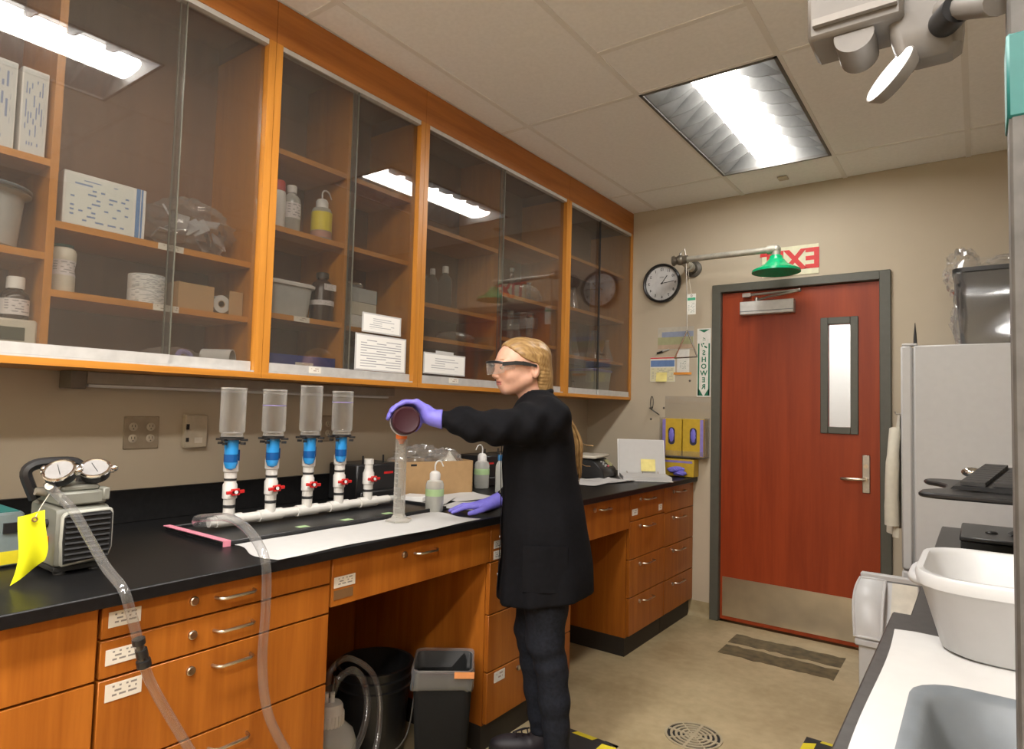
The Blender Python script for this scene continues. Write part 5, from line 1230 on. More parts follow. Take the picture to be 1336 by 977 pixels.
obj('wire_loop', MB().tube(pts, 0.0028, 8, closed=True), MATS['dark_wire'], t)
obj('hook_stem', MB().cyl((-0.012, -0.0005, -0.01), (-0.012, -0.05, -0.018), 0.003, seg=8), MATS['dark_wire'], t)
for x, z, lb in ((0.51, 1.295, 'lower screw left of the glove boxes'), (0.605, 1.375, 'wall screw beside the wire hook'), (0.605, 1.30, 'wall screw under the wire hook'), (0.79, 1.565, 'wall screw below the card pocket')):
    tag(obj('wall_screw', MB().lathe([(0.008, 0), (0.007, 0.003), (0.003, 0.004)], (x, D, z), (0, -1, 0), 12), plain('screw', (0.08, 0.07, 0.06), 0.5)), lb, 'screw')
# glove boxes in an acrylic holder
t = thing('glove_holder', 'clear acrylic wall holder for the glove boxes', 'holder', (0.782, D, 1.06))
obj('holder_back', MB().box(-0.165, 0.15, -0.004, -0.0005, -0.012, 0.398), HOLDER, t); obj('holder_shelf', MB().box(-0.165, 0.15, -0.100, -0.004, -0.012, -0.006), HOLDER, t)
obj('holder_front', MB().box(-0.165, 0.15, -0.104, -0.100, -0.012, 0.030), HOLDER, t)
for x in (-0.165, 0.147): obj('holder_side', MB().box(x, x + 0.003, -0.100, -0.004, -0.006, 0.25), HOLDER, t)
def glove_box(x0, x1, label, side):
    t = thing('glove_box', label, 'box', ((x0 + x1) / 2, D, 1.055), group='upright yellow glove boxes')
    w = (x1 - x0) / 2
    obj('carton', MB().box(-w, w, -0.094, -0.006, 0, 0.25), GOLD, t, bev=0.002)
    s = -1 if side < 0 else 1
    obj('lilac_edge', MB().box(s * w * 0.98 - 0.011 * (1 + s), s * w * 0.98 + 0.011 * (1 - s), -0.0948, -0.094, 0.004, 0.246), PURPLEL, t)
    oval = [(0.024 * cos(a), 0.125 + (0.034 * (1 if sin(a) > 0 else -1) if abs(cos(a)) < 2 else 0) + 0.024 * sin(a)) for a in [2 * pi * k / 28 for k in range(28)]]
    obj('opening', MB().prism(oval, 0.0008, (0.002 * s, -0.094, 0.008), (1, 0, 0), (0, 0, 1)), plain('opening_dark', (0.03, 0.025, 0.06), 0.7), t)
    rr = random.Random(int(x0 * 1000))
    crumpled('glove', '', '', (0.002 * s, -0.0955, 0.092), (0.017, 0.007, 0.046), GLOVE, int(x0 * 100), t, n=16, amp=0.35)
glove_box(0.636, 0.772, 'upright yellow glove box closer to the cabinet corner', -1)
glove_box(0.779, 0.922, 'upright yellow glove box closer to the door frame', 1)
t = thing('glove_box', 'low yellow glove box with gloves spilling out above the counter end', 'box', (0.75, D, ZC + 0.003))
obj('carton', MB().box(-0.115, 0.11, -0.098, -0.006, 0, 0.115), GOLD, t, bev=0.002); obj('lilac_edge', MB().box(-0.108, 0.10, -0.0988, -0.098, 0.090, 0.104), PURPLEL, t)
for k, (px_, pz, sx_) in enumerate(((0.0, 0.03, 0.05), (0.025, 0.015, 0.045), (-0.02, 0.045, 0.035))):
    crumpled('glove', '', '', (px_, -0.105 - 0.015 * k, pz - 0.01 * k), (sx_, 0.02, 0.018), GLOVE, 70 + k, t, n=18, amp=0.4)

# ================================================================== RIGHT SIDE
t = thing('bench', 'dark grey topped bench with cabinets along the right side', 'bench', (0, 0, 0))
obj('bench_top', MB().box(2.229, XR - 0.002, -1.2, 1.680, 0.885, 0.915), GREYTOP, t, bev=0.003)
obj('bench_carcass', MB().box(2.29, XR - 0.002, -1.18, 1.66, 0.10, 0.885), WOODB, t); obj('bench_kick', MB().box(2.33, XR - 0.002, -1.18, 1.66, 0, 0.10), KICK, t)
for k in range(4):
    y0 = -1.18 + 0.71 * k
    f = obj('bench_door', MB().box(2.27, 2.289, y0 + 0.003, y0 + 0.704, 0.11, 0.70), WOODB, t, bev=0.0015); g_ = obj('bench_drawer', MB().box(2.27, 2.289, y0 + 0.003, y0 + 0.704, 0.704, 0.880), WOODB, t, bev=0.0015)
    for ff, zz in ((f, 0.66), (g_, 0.79)):
        obj('pull_handle', MB().tube([(2.271, y0 + 0.30, zz), (2.245, y0 + 0.31, zz), (2.245, y0 + 0.40, zz), (2.271, y0 + 0.41, zz)], 0.0042, 8), NICKEL, ff)
t = thing('desk', 'lower dark topped desk beyond the bench towards the fridge', 'desk', (0, 0, 0))
obj('desk_top', MB().box(2.258, XR - 0.002, 1.690, 3.27, 0.868, 0.898), GREYTOP, t, bev=0.003)
obj('desk_carcass', MB().box(2.32, XR - 0.002, 1.70, 3.25, 0.10, 0.868), WOODB, t); obj('desk_kick', MB().box(2.36, XR - 0.002, 1.70, 3.25, 0, 0.10), KICK, t)
for k in range(2):
    f = obj('desk_door', MB().box(2.30, 2.319, 1.703 + 0.775 * k, 2.470 + 0.775 * k, 0.11, 0.86), WOODB, t, bev=0.0015)
    obj('pull_handle', MB().tube([(2.301, 2.03 + 0.775 * k, 0.80), (2.275, 2.04 + 0.775 * k, 0.80), (2.275, 2.13 + 0.775 * k, 0.80), (2.301, 2.14 + 0.775 * k, 0.80)], 0.0042, 8), NICKEL, f)
# white paper on the bench
o = obj('bench_paper', MB().grid(lambda u, v: (2.262 + 0.55 * u + 0.005 * sin(9 * v) - 0.018 * v * (1 - u), 0.35 + 1.185 * v + 0.006 * sin(23 * u) + 0.02 * u, 0.0014 + 0.001 * abs(sin(9 * u + 7 * v))), 16, 30, 0.0006), PAPER, None, (0, 0, 0.915))
tag(o, 'white absorbent paper on the right bench under the basins', 'paper')
# white wash basin: rounded rectangular rings
def basin(name, label, cat, loc, spec, mat, r, rz=0):
    t = thing(name, label, cat, loc, rz)
    rings = [[(a, b, z) for a, b in rrect(w, l, r * k)] for w, l, z, k in spec]
    return t, obj('shell', loft(MB(), rings), mat, t, ang=50)
spec = [(0.150, 0.135, 0.0, 1.0), (0.160, 0.145, 0.006, 1.0), (0.190, 0.172, 0.118, 1.1), (0.197, 0.179, 0.122, 1.15), (0.199, 0.181, 0.140, 1.15), (0.196, 0.178, 0.146, 1.15), (0.186, 0.168, 0.146, 1.1), (0.181, 0.163, 0.138, 1.1), (0.150, 0.136, 0.010, 1.0), (0.140, 0.126, 0.006, 0.95)]
t, o = basin('wash_basin', 'white plastic wash basin standing on the paper', 'basin', (2.486, 1.555, 0.918), spec, WHITEPAINT, 0.075)
# moulded grip on the short side facing the room
obj('rim_grip', MB().tube(smooth_path([(-0.150, -0.150, 0.128), (-0.185, -0.10, 0.120), (-0.204, -0.05, 0.116), (-0.206, 0.0, 0.114), (-0.204, 0.05, 0.116), (-0.185, 0.10, 0.120)], 4), 0.010, 10), WHITEPAINT, t)
spec = [(0.115, 0.13, 0.0, 1.0), (0.122, 0.138, 0.005, 1.0), (0.138, 0.165, 0.082, 1.1), (0.150, 0.178, 0.084, 1.15), (0.151, 0.179, 0.094, 1.15), (0.139, 0.167, 0.096, 1.1), (0.130, 0.156, 0.088, 1.1), (0.112, 0.128, 0.010, 1.0)]
basin('plastic_tray', 'grey plastic tub on the paper in front of the white basin', 'tub', (2.468, 0.815, 0.918), spec, GREYP, 0.05)
# post at the bench with teal tape
t = thing('shelf_post', 'grey metal upright post on the bench with teal tape', 'post', (2.432, 0.60, 0.9155))
obj('post', MB().box(-0.023, 0.03, -0.02, 0.02, 0, H - 0.9155 - 0.002), plain('post_grey', (0.085, 0.078, 0.070), 0.6, noise=0.25, nscale=40), t, bev=0.002)
obj('base_plate', MB().box(-0.04, 0.05, -0.04, 0.04, 0, 0.006), STEEL, t)
obj('teal_tape', MB().box(-0.0242, 0.0312, -0.0212, 0.0212, 0.648, 0.712), TEAL, t, bev=0.002, label='teal tape')
# fridge
t = thing('fridge', 'white upright fridge beside the door', 'fridge', (0, 0, 0))
obj('cabinet', MB().box(2.135, 2.76, 3.66, D - 0.02, 0.05, 1.70), WHITEPAINT, t, bev=0.006)
obj('fridge_door', MB().box(2.08, 2.127, 3.66, D - 0.02, 0.62, 1.70), WHITEPAINT, t, bev=0.008); obj('fridge_door', MB().box(2.08, 2.127, 3.66, D - 0.02, 0.06, 0.612), WHITEPAINT, t, bev=0.008)
obj('door_seal', MB().box(2.127, 2.135, 3.67, D - 0.03, 0.06, 1.69), plain('seal_grey', (0.28, 0.28, 0.28), 0.6), t)
for x in (2.17, 2.7):
    for y in (3.72, 4.18): obj('foot', MB().cyl((x, y, 0), (x, y, 0.05), 0.02), BLACKP, t)
obj('hinge_cover', MB().box(2.085, 2.15, 3.665, 3.71, 1.70, 1.712), WHITEPAINT, t, bev=0.003)
o = obj('antenna', MB().lathe([(0.010, 0), (0.008, 0.02), (0.006, 0.06), (0.0015, 0.115)], seg=10), BLACKP, None, (2.139, 3.70, 1.7005)); tag(o, 'thin pointed black pin standing on the fridge edge', 'pin')
# bagged black bin on the fridge
t = thing('waste_bin', 'black bin wrapped in a clear bag on top of the fridge', 'bin', (2.46, 3.93, 1.7005))
obj('body', loft(MB(), [ring(0.135, 0.12, 0, .04), ring(0.14, 0.125, 0.006, .04), ring(0.165, 0.145, 0.36, .05), ring(0.172, 0.152, 0.365, .05), ring(0.172, 0.152, 0.385, .05), ring(0.162, 0.142, 0.385, .05)]), BLACKP, t)
rl = random.Random(9)
rg = []
for z, s in ((0.003, 1.06), (0.06, 1.12), (0.14, 1.08), (0.22, 1.12), (0.30, 1.08), (0.36, 1.10), (0.40, 1.06), (0.42, 1.0)):
    rg.append([(a * s * (1 + rl.uniform(-.035, .05)), b * s * (1 + rl.uniform(-.03, .06)), z + rl.uniform(0, .012)) for a, b in rrect(0.15, 0.135, 0.05, 7)])
obj('bag_film', loft(MB(), rg, False, False), BAG, t, ang=20)
crumpled('bag_top', '', '', (-0.13, -0.05, 0.26), (0.075, 0.09, 0.115), BAG, 91, t, n=26, amp=0.6)
crumpled('bag_top', '', '', (-0.13, -0.06, 0.02), (0.05, 0.07, 0.10), BAG, 92, t, n=22, amp=0.6)
crumpled('bag_top', '', '', (0.06, -0.05, 0.36), (0.10, 0.08, 0.045), BAG, 93, t, n=22, amp=0.6)
# lab coat hanging in front of the fridge door
t = thing('lab_coat', 'white lab coat hanging flat on the fridge door', 'coat', (2.072, 3.86, 0.76))
def coatfn(u, v):
    a = u * pi
    bulge = 0.012 + (0.070 - 0.055 * v ** 1.5) * sin(a) * (0.75 + 0.25 * sin(5 * a + 3 * v))
    wd = 0.17 - 0.07 * v ** 2
    return (-bulge + 0.006, -wd * cos(a) + 0.01 * sin(7 * v), 0.60 * v)
obj('coat_cloth', MB().grid(coatfn, 26, 16, 0.002), COATW, t, ang=70)
obj('coat_sleeve', MB().tube(smooth_path([(-0.025, -0.11, 0.53), (-0.03, -0.16, 0.40), (-0.035, -0.175, 0.22), (-0.035, -0.17, 0.06)], 5), [0.026] * 6 + [0.03] * 6 + [0.032] * 4, 12), COATW, t)
obj('hanging_hook', MB().box(-0.004, 0.006, -0.015, 0.015, 0.58, 0.63).tube([(-0.004, 0, 0.61), (-0.03, 0, 0.605), (-0.035, 0, 0.62)], 0.004, 8), STEEL, t)
# bin with slanted lid
t = thing('lidded_bin', 'white plastic bin with slanted lid by the desk end', 'bin', (2.06, 3.33, 0))
pr = [(-0.17, 0.0), (0.13, 0.0), (0.14, 0.60), (-0.03, 0.60), (-0.10, 0.545), (-0.16, 0.44), (-0.178, 0.34)]
obj('body', MB().prism([(y, z) for y, z in [(-0.155, 0), (0.15, 0), (0.165, 0.62), (-0.02, 0.62), (-0.168, 0.40)]], 0.215, (-0.10, 0, 0), (0, 1, 0), (0, 0, 1)), WHITEPAINT, t, bev=0.012, bseg=2)
def lidfn(u, v):
    y = -0.180 + 0.165 * u; z = 0.408 + 0.215 * u ** 0.8; k = sin(pi * (0.04 + 0.92 * v)) ** 0.5 * sin(pi * (0.04 + 0.92 * u)) ** 0.5
    return (-0.112 + 0.100 * v - 0.012 * sin(pi * u) * (1 - v), y - 0.016 * k - 0.012 * sin(pi * u), z + 0.012 * k + 0.020 * sin(pi * u))
obj('curved_flap', MB().grid(lidfn, 16, 14, 0.006), WHITEPAINT, t, ang=60)
fp = [lidfn(k / 12, 0) for k in range(13)] + [lidfn(1, k / 6) for k in range(1, 7)] + [lidfn(1 - k / 12, 1) for k in range(1, 13)] + [lidfn(0, 1 - k / 6) for k in range(1, 6)]
obj('flap_rim', MB().tube(fp, 0.006, 8, closed=True), WHITEPAINT, t)
obj('lid_panel', MB().prism([(-0.172, 0.40), (-0.02, 0.61), (-0.02, 0.622), (-0.172, 0.412)], 0.095, (0.014, 0, 0), (0, 1, 0), (0, 0, 1)), OFFWH, t)
obj('front_band', MB().box(-0.112, 0.115, -0.186, -0.15, 0.372, 0.402), WHITEPAINT, t, bev=0.006)
obj('hinge_bar', MB().box(-0.112, 0.12, -0.012, 0.02, 0.622, 0.648), WHITEPAINT, t, bev=0.005)
obj('pedal', MB().box(-0.07, 0.05, -0.21, -0.155, 0.012, 0.03), LGREY, t, bev=0.004)
# black box and small pipette head on the desk
t = thing('storage_case', 'flat black storage box on the desk under the keyboard tray', 'box', (2.50, 2.83, 0.8985))
obj('case_base', MB().box(-0.165, 0.18, -0.19, 0.17, 0, 0.042), BLACKM, t, bev=0.003); obj('case_lid', MB().box(-0.168, 0.183, -0.193, 0.173, 0.043, 0.058), BLACKP, t, bev=0.004)
obj('lid_handle', MB().tube(smooth_path([(-0.03, -0.05, 0.058), (0.0, -0.05, 0.075), (0.06, -0.03, 0.078), (0.10, -0.02, 0.058)], 5), 0.010, 8).sphere((-0.08, -0.04, 0.06), 0.018, sc=(1, 1, .4)), BLACKP, t)
# keyboard tray on a pole
t = thing('keyboard_tray', 'black keyboard tray with a notched end on a metal pole', 'tray', (2.62, 2.27, 0.8985))
poly = [(-0.352, -0.28), (-0.362, -0.262), (-0.360, -0.215), (-0.345, -0.175), (-0.318, -0.13), (-0.308, -0.07), (-0.312, 0.02), (-0.335, 0.07), (-0.362, 0.10), (-0.374, 0.15), (-0.362, 0.20), (-0.33, 0.215), (0.12, 0.215), (0.20, 0.12), (0.20, -0.22), (0.14, -0.30), (-0.32, -0.30)]
obj('tray_board', MB().prism(poly, 0.014, (0, 0, 0.243)), BLACKP, t, bev=0.004)
obj('tray_pole', MB().cyl((0.03, 0.0, 0.0), (0.03, 0.0, 0.243), 0.02), STEEL, t); obj('tray_foot', MB().cyl((0.03, 0, 0), (0.03, 0, 0.012), 0.09, seg=28), BLACKM, t)
obj('height_knob', MB().sphere((-0.25, 0.175, 0.285), 0.020, sc=(1.4, 1, .8)).cyl((-0.25, 0.175, 0.256), (-0.25, 0.175, 0.285), 0.012), CHROME, t)
t = thing('keyboard', 'black computer keyboard on the notched tray', 'keyboard', (2.585, 2.22, 1.1565), R(-10))
t.rotation_euler[0] = 0.10; t.location[2] += 0.02
obj('key_bed', MB().prism([(-0.235, 0.0), (-0.228, 0.008), (0.22, 0.022), (0.225, 0.0)], 0.36, (0, 0.19, 0), (1, 0, 0), (0, 0, 1)), BLACKP, t)
KEY = plain('keycap', (0.035, 0.034, 0.034), 0.5)
for i in range(6):
    for j in range(9):
        if (i, j) in ((2, 8), (5, 0)): continue
        obj('key', MB().box(-0.215 + 0.072 * i, -0.160 + 0.072 * i, -0.155 + 0.037 * j, -0.122 + 0.037 * j, 0.010 + 0.0022 * i, 0.020 + 0.0022 * i), KEY, t)
# near jointed arm hanging from the shelf post
t = thing('glow_disc_arm', 'grey jointed arm with a round head made to glow, fixed to the post', 'lamp', (0, 0, 0))
LG = plain('arm_grey', (0.15, 0.135, 0.12), 0.45)
obj('jointed_arm', MB().tube([(2.405, 0.60, 1.665), (2.388, 0.66, 1.70), (2.36, 0.72, 1.735)], 0.011, 12), LG, t)
obj('joint_block', loft(MB(), [[(2.352 + a * s + dx, 0.72 + b * s * 0.7, z) for a, b in rrect(0.030, 0.028, 0.010)] for z, s, dx in ((1.688, 0.55, 0.004), (1.694, 0.85, 0.002), (1.715, 1.0, 0), (1.80, 1.08, -0.004))]), LG, t)
obj('joint_knob', MB().cyl((2.378, 0.672, 1.708), (2.366, 0.70, 1.712), 0.013, seg=24), BLACKP, t)
obj('arm_block', MB().box(2.250, 2.335, 0.69, 0.75, 1.727, 1.81), LG, t, bev=0.004); obj('arm_groove', MB().box(2.256, 2.33, 0.684, 0.69, 1.738, 1.745), plain('groove_pale', (0.22, 0.20, 0.18), 0.5), t)
obj('round_knob', MB().cyl((2.292, 0.695, 1.723), (2.292, 0.735, 1.719), 0.018, seg=28), LG, t)
n = Vector((0.62, 0.10, -0.55)); ax = Vector((-0.050, 0.01, -0.056)).normalized()
nrm = (Vector((-0.40, -0.16, 0.0)) - ax * Vector((-0.40, -0.16, 0.0)).dot(ax)).normalized()
hc = Vector((2.322, 0.70, 1.676))
obj('disc_head', MB().lathe([(0.010, -0.014), (0.024, -0.011), (0.0285, -0.002), (0.0285, 0.0)], hc, nrm, 32), LG, t)
obj('glow_disc', MB().cyl(hc, hc + nrm * 0.0008, 0.0272, seg=32), emit('added_disc_glow', (1, 0.96, 0.9), 3.0), t, label='bright white disc with added glow')  # glow added to the disc to make it read bright white
obj('head_stem', MB().cyl(hc - nrm * 0.012 - ax * 0.012, (2.345, 0.72, 1.70), 0.005), LG, t)

# ================================================================== THE PERSON
# local axes: x forward (towards the measuring cylinder), y to the person's left, z up
per = thing('person', 'person in black lab coat and clear goggles pouring from a dark bottle', 'person', (1.030, 2.081, 0), math.atan2(-0.6, -0.8))
SH_N = (0.0, 0.135, 1.300); EL_N = (0.185, 0.225, 1.272); WR_N = (0.385, 0.205, 1.300)
SH_F = (0.0, -0.135, 1.300); EL_F = (0.015, -0.235, 1.08); WR_F = (0.165, -0.165, 0.967)
LEGN = [(-0.02, 0.085, 0.90), (-0.020, 0.082, 0.62), (-0.018, 0.080, 0.50), (-0.045, 0.080, 0.40), (-0.058, 0.080, 0.28), (-0.066, 0.080, 0.19), (-0.070, 0.080, 0.085)]
LEGF = [(-0.02, -0.085, 0.90), (0.005, -0.090, 0.62), (0.020, -0.092, 0.48), (0.005, -0.095, 0.36), (-0.01, -0.097, 0.25), (-0.02, -0.098, 0.16), (-0.028, -0.098, 0.085)]

HTURN = R(20)                     # the head is turned a little to the person's left
HMAT = Matrix.Translation((0.05, 0, 0)) @ Matrix.Rotation(HTURN, 4, 'Z') @ Matrix.Translation((-0.05, 0, 0))
def unturn(X, Y):
    c, s_ = cos(HTURN), sin(HTURN)
    return 0.05 + (X - 0.05) * c + Y * s_, -(X - 0.05) * s_ + Y * c
def turn(o):
    o.data.transform(HMAT)
    for ch in o.children: turn(ch)
    return o
def head_core(X, Y, Z):
    Ya = np.abs(Y)
    d = s_ell(X, Y, Z, (0.098, 0, 1.525), (0.096, 0.072, 0.083))
    d = smin(d, s_ell(X, Y, Z, (0.128, 0, 1.478), (0.066, 0.057, 0.076)), 0.03)
    d = smin(d, s_cap(X, Ya, Z, (0.085, 0.050, 1.455), (0.152, 0.012, 1.417), 0.018, 0.016), 0.03)
    d = smin(d, s_ell(X, Y, Z, (0.159, 0, 1.417), (0.014, 0.020, 0.013)), 0.016)
    d = smin(d, s_ell(X, Ya, Z, (0.152, 0.034, 1.470), (0.026, 0.022, 0.024)), 0.02)     # cheeks
    d = smin(d, s_ell(X, Ya, Z, (0.176, 0.030, 1.517), (0.018, 0.024, 0.010)), 0.014)    # brows
    d = smax(d, -s_ell(X, Ya, Z, (0.204, 0.031, 1.499), (0.018, 0.017, 0.012)), 0.012)   # sockets
    d = smin(d, s_cap(X, Y, Z, (0.184, 0, 1.505), (0.205, 0, 1.466), 0.007, 0.0085), 0.010)  # nose
    d = smin(d, s_ell(X, Ya, Z, (0.194, 0.009, 1.460), (0.010, 0.007, 0.006)), 0.006)
    d = smin(d, s_ell(X, Y, Z, (0.176, 0, 1.440), (0.014, 0.025, 0.020)), 0.012)          # muzzle
    d = smin(d, s_ell(X, Y, Z, (0.1855, 0, 1.4435), (0.0065, 0.019, 0.0040)), 0.005)       # lips
    d = smin(d, s_ell(X, Y, Z, (0.1845, 0, 1.4355), (0.0070, 0.016, 0.0045)), 0.005)
    d = smax(d, -s_ell(X, Y, Z, (0.196, 0, 1.4395 + 0.0) if False else (0.193, 0, 1.4395), (0.010, 0.022, 0.0012)), 0.002)
    e = s_ell(X, Ya, Z, (0.066, 0.0735, 1.487), (0.0165, 0.009, 0.029))                    # ears
    e = smax(e, -s_ell(X, Ya, Z, (0.070, 0.083, 1.490), (0.009, 0.007, 0.018)), 0.004)
    return smin(d, e, 0.006)
def head_sdf(X, Y, Z):
    d = head_core(*unturn(X, Y), Z)
    d = smin(d, s_cap(X, Y, Z, (0.062, 0, 1.455), (0.035, 0, 1.33), 0.049, 0.054), 0.025)  # neck
    return smin(d, s_ell(X, Y, Z, (0.012, 0, 1.285), (0.075, 0.125, 0.06)), 0.05)          # shoulders root
def lips(C):
    a, b = unturn(C[:, 0], C[:, 1]); C = np.stack([a, b, C[:, 2]], 1)
    return ((C[:, 0] > 0.176) & (np.abs(C[:, 1]) < 0.023) & (C[:, 2] > 1.4315) & (C[:, 2] < 1.4475)).astype(int)
head = sdf_obj('body', head_sdf, (-0.09, -0.17, 1.25), (0.225, 0.17, 1.625), 0.0032, [SKIN, LIP], per, pick=lips)
ml = []
for k in range(13):
    yy = -0.027 + 0.054 * k / 12
    zz = 1.4392 + 0.0042 * (abs(yy) / 0.027) ** 2
    xx = 0.20
    while xx > 0.14 and float(head_core(np.array([xx]), np.array([yy]), np.array([zz]))[0]) > 0: xx -= 0.0004
    ml.append((xx - 0.0002, yy, zz))
MOUTH = obj('mouth_line', MB().tube(ml, [0.0007] + [0.0013] * 11 + [0.0007], 6), plain('mouth_dark', (0.20, 0.06, 0.05), 0.6), per); turn(MOUTH)
# the rest of the body carries the clothes; it is joined to the head mesh inside the collar
def body_sdf(X, Y, Z):
    d = s_ell(X, Y, Z, (0.012, 0, 1.18), (0.080, 0.13, 0.18))
    d = smin(d, s_ell(X, Y, Z, (-0.005, 0, 0.92), (0.10, 0.14, 0.13)), 0.08)
    d = smin(d, s_chain(X, Y, Z, [SH_N, EL_N, WR_N], [0.045, 0.036, 0.024], 0.02), 0.03)
    d = smin(d, s_chain(X, Y, Z, [SH_F, EL_F, WR_F], [0.045, 0.036, 0.024], 0.02), 0.03)
    for L in (LEGN, LEGF): d = smin(d, s_chain(X, Y, Z, L, [0.07, 0.06, 0.05, 0.042, 0.04, 0.03, 0.028], 0.02), 0.03)
    return d
V, F = surface_nets(body_sdf, (-0.16, -0.30, 0.03), (0.45, 0.30, 1.42), 0.010)
bm = bmesh.new(); bm.from_mesh(head.data); off = len(bm.verts)
vv = [bm.verts.new(p) for p in V.tolist()]
for f in F.tolist():
    nf = bm.faces.new([vv[i] for i in f]); nf.smooth = True
bm.to_mesh(head.data); bm.free()
for s in (-1, 1):
    e = obj('eye', MB().sphere((0.181, 0.031 * s, 1.4985), 0.0115, 16, 10), EYEW, per)
    obj('iris', MB().lathe([(0.0052, 0), (0.0045, 0.0012)], (0.1905, 0.0315 * s, 1.4955), (1, 0.08 * s, -0.3), 14), plain('iris_grey', (0.10, 0.12, 0.13), 0.2), e)
    obj('eyelid', MB().grid(lambda u, v: (0.181 + 0.0125 * cos(-0.05 + 1.0 * v) * cos((u - .5) * 2.0), 0.031 * s + 0.0125 * sin((u - .5) * 2.0), 1.4985 + 0.0125 * sin(-0.05 + 1.0 * v)), 8, 5), SKIN, e)
    turn(e)
    q = [(0.193 - 0.010 * t_ ** 2, s * (0.014 + 0.036 * t_), 1.5205 + 0.005 * sin(pi * t_ * 0.8)) for t_ in [k / 6 for k in range(7)]]
    turn(obj('eyebrow', MB().tube(q, [0.0018, 0.0024, 0.0026, 0.0025, 0.0022, 0.0018, 0.001], 6), HAIR, per))

# hair: cap over the skull, swept back behind the ears and hanging down the back
def hair_sdf(X0, Y0, Z):
    X, Y = unturn(X0, Y0)
    Ya = np.abs(Y)
    d = s_ell(X, Y, Z, (0.092, 0, 1.530), (0.104, 0.081, 0.090))
    # hair line: from the forehead down the temple to the front of the ear, then behind the ear
    hl = np.interp(Z, [1.40, 1.470, 1.515, 1.530, 1.560, 1.585, 1.605, 1.63], [0.040, 0.044, 0.068, 0.112, 0.150, 0.176, 0.200, 0.220])
    d = smax(d, (X - hl) * 0.8, 0.010)
    back = s_chain(X, Y, Z, [(0.045, 0, 1.54), (0.030, 0, 1.47), (0.012, 0, 1.42), (-0.014, 0, 1.392)], [0.072, 0.060, 0.047, 0.030], 0.02)
    back = smax(back, (X - np.interp(Z, [1.38, 1.45, 1.50], [0.046, 0.046, 0.050])), 0.012)
    d = smin(d, back, 0.02)
    a = np.arctan2(Y, Z - 1.47)
    d = d + 0.0009 * np.sin(a * 30) * np.clip((X + 0.02) * 30, 0, 1)
    return smax(d, -(head_sdf(X0, Y0, Z) + 0.002), 0.003)
sdf_obj('hair', hair_sdf, (-0.07, -0.12, 1.34), (0.22, 0.14, 1.635), 0.0032, HAIR, per, label='long straight blond hair')
rh = random.Random(4)
tail = MB()
for k in range(26):
    o1 = rh.uniform(-0.022, 0.022); o2 = rh.uniform(-0.016, 0.016); e = rh.uniform(-0.02, 0.03)
    tail.tube(smooth_path([(-0.012, -0.05 + o1, 1.385), (-0.066 + o2 * .4, -0.07 + o1, 1.36), (-0.112 + o2 * .5, -0.075 + o1, 1.29), (-0.140 + o2, -0.075 + o1, 1.22), (-0.143 + o2, -0.075 + o1 * .8, 1.15), (-0.150 + o2 * .7 + e * .3, -0.075 + o1 * .6, 1.085 - e)], 4), [0.0058] * 16 + [0.005, 0.004, 0.0030, 0.002, 0.001], 6)
for dx, z1 in ((-0.205, 1.20), (-0.195, 1.118)):
    tail.tube(smooth_path([(-0.14, -0.075, z1 + 0.05), (-0.165, -0.075, z1 + 0.01), (dx, -0.08, z1 + 0.004)], 5), 0.0016, 5)
obj('hair_tail', tail, HAIR, per, ang=80, label='loose blond hair tail behind the back')

# goggles
gg = MB()
def lensfn(u, v):
    th = (u - 0.5) * 2.25; rr = 0.071
    return (0.156 + rr * cos(th) + 0.004 * v, rr * 1.02 * sin(th), 1.470 + (0.044 - 0.014 * abs(2 * u - 1) ** 3) * v + 0.014 * abs(2 * u - 1) ** 3 * 0.6)
gl_ = obj('goggles', MB().grid(lensfn, 24, 6, 0.0018), LENSG, per, label='clear safety goggles')
fr_ = [lensfn(k / 24, 1.0) for k in range(25)]
obj('goggle_brow', MB().tube([(a, b, c + 0.002) for a, b, c in fr_], 0.0048, 8), BLACKP, gl_)
lo_ = [lensfn(k / 24, 0.0) for k in range(25)]
obj('goggle_edge', MB().tube(lo_, 0.0014, 6), CLEARP, gl_)
for s in (-1, 1):
    a = fr_[-1] if s > 0 else fr_[0]
    mm = MB()
    P = [(a[0] + 0.004, a[1], a[2] - 0.001), (0.150, 0.0755 * s, 1.5125), (0.120, 0.0795 * s, 1.5125), (0.090, 0.0815 * s, 1.5085), (0.066, 0.083 * s, 1.505)]
    for i in range(len(P) - 1):
        p, q2 = Vector(P[i]), Vector(P[i + 1]); w0 = 0.0075 if i < 3 else 0.005
        mm.prism([((q2 - p).length * -0.04, -w0), ((q2 - p).length * 1.04, -w0 * 0.85), ((q2 - p).length * 1.04, w0 * 0.85), ((q2 - p).length * -0.04, w0)], 0.004, p, (q2 - p).normalized(), (0, 0, 1))
    obj('temple_arm', mm, BLACKP, gl_)
    sg = lambda u, v, s=s: (a[0] - 0.002 - 0.042 * u, a[1] + 0.004 * u * s, 1.484 + 0.006 * u + (0.024 - 0.008 * u) * v)
    obj('side_shield', MB().grid(sg, 5, 3, 0.001), LENSG, gl_)

turn(gl_)

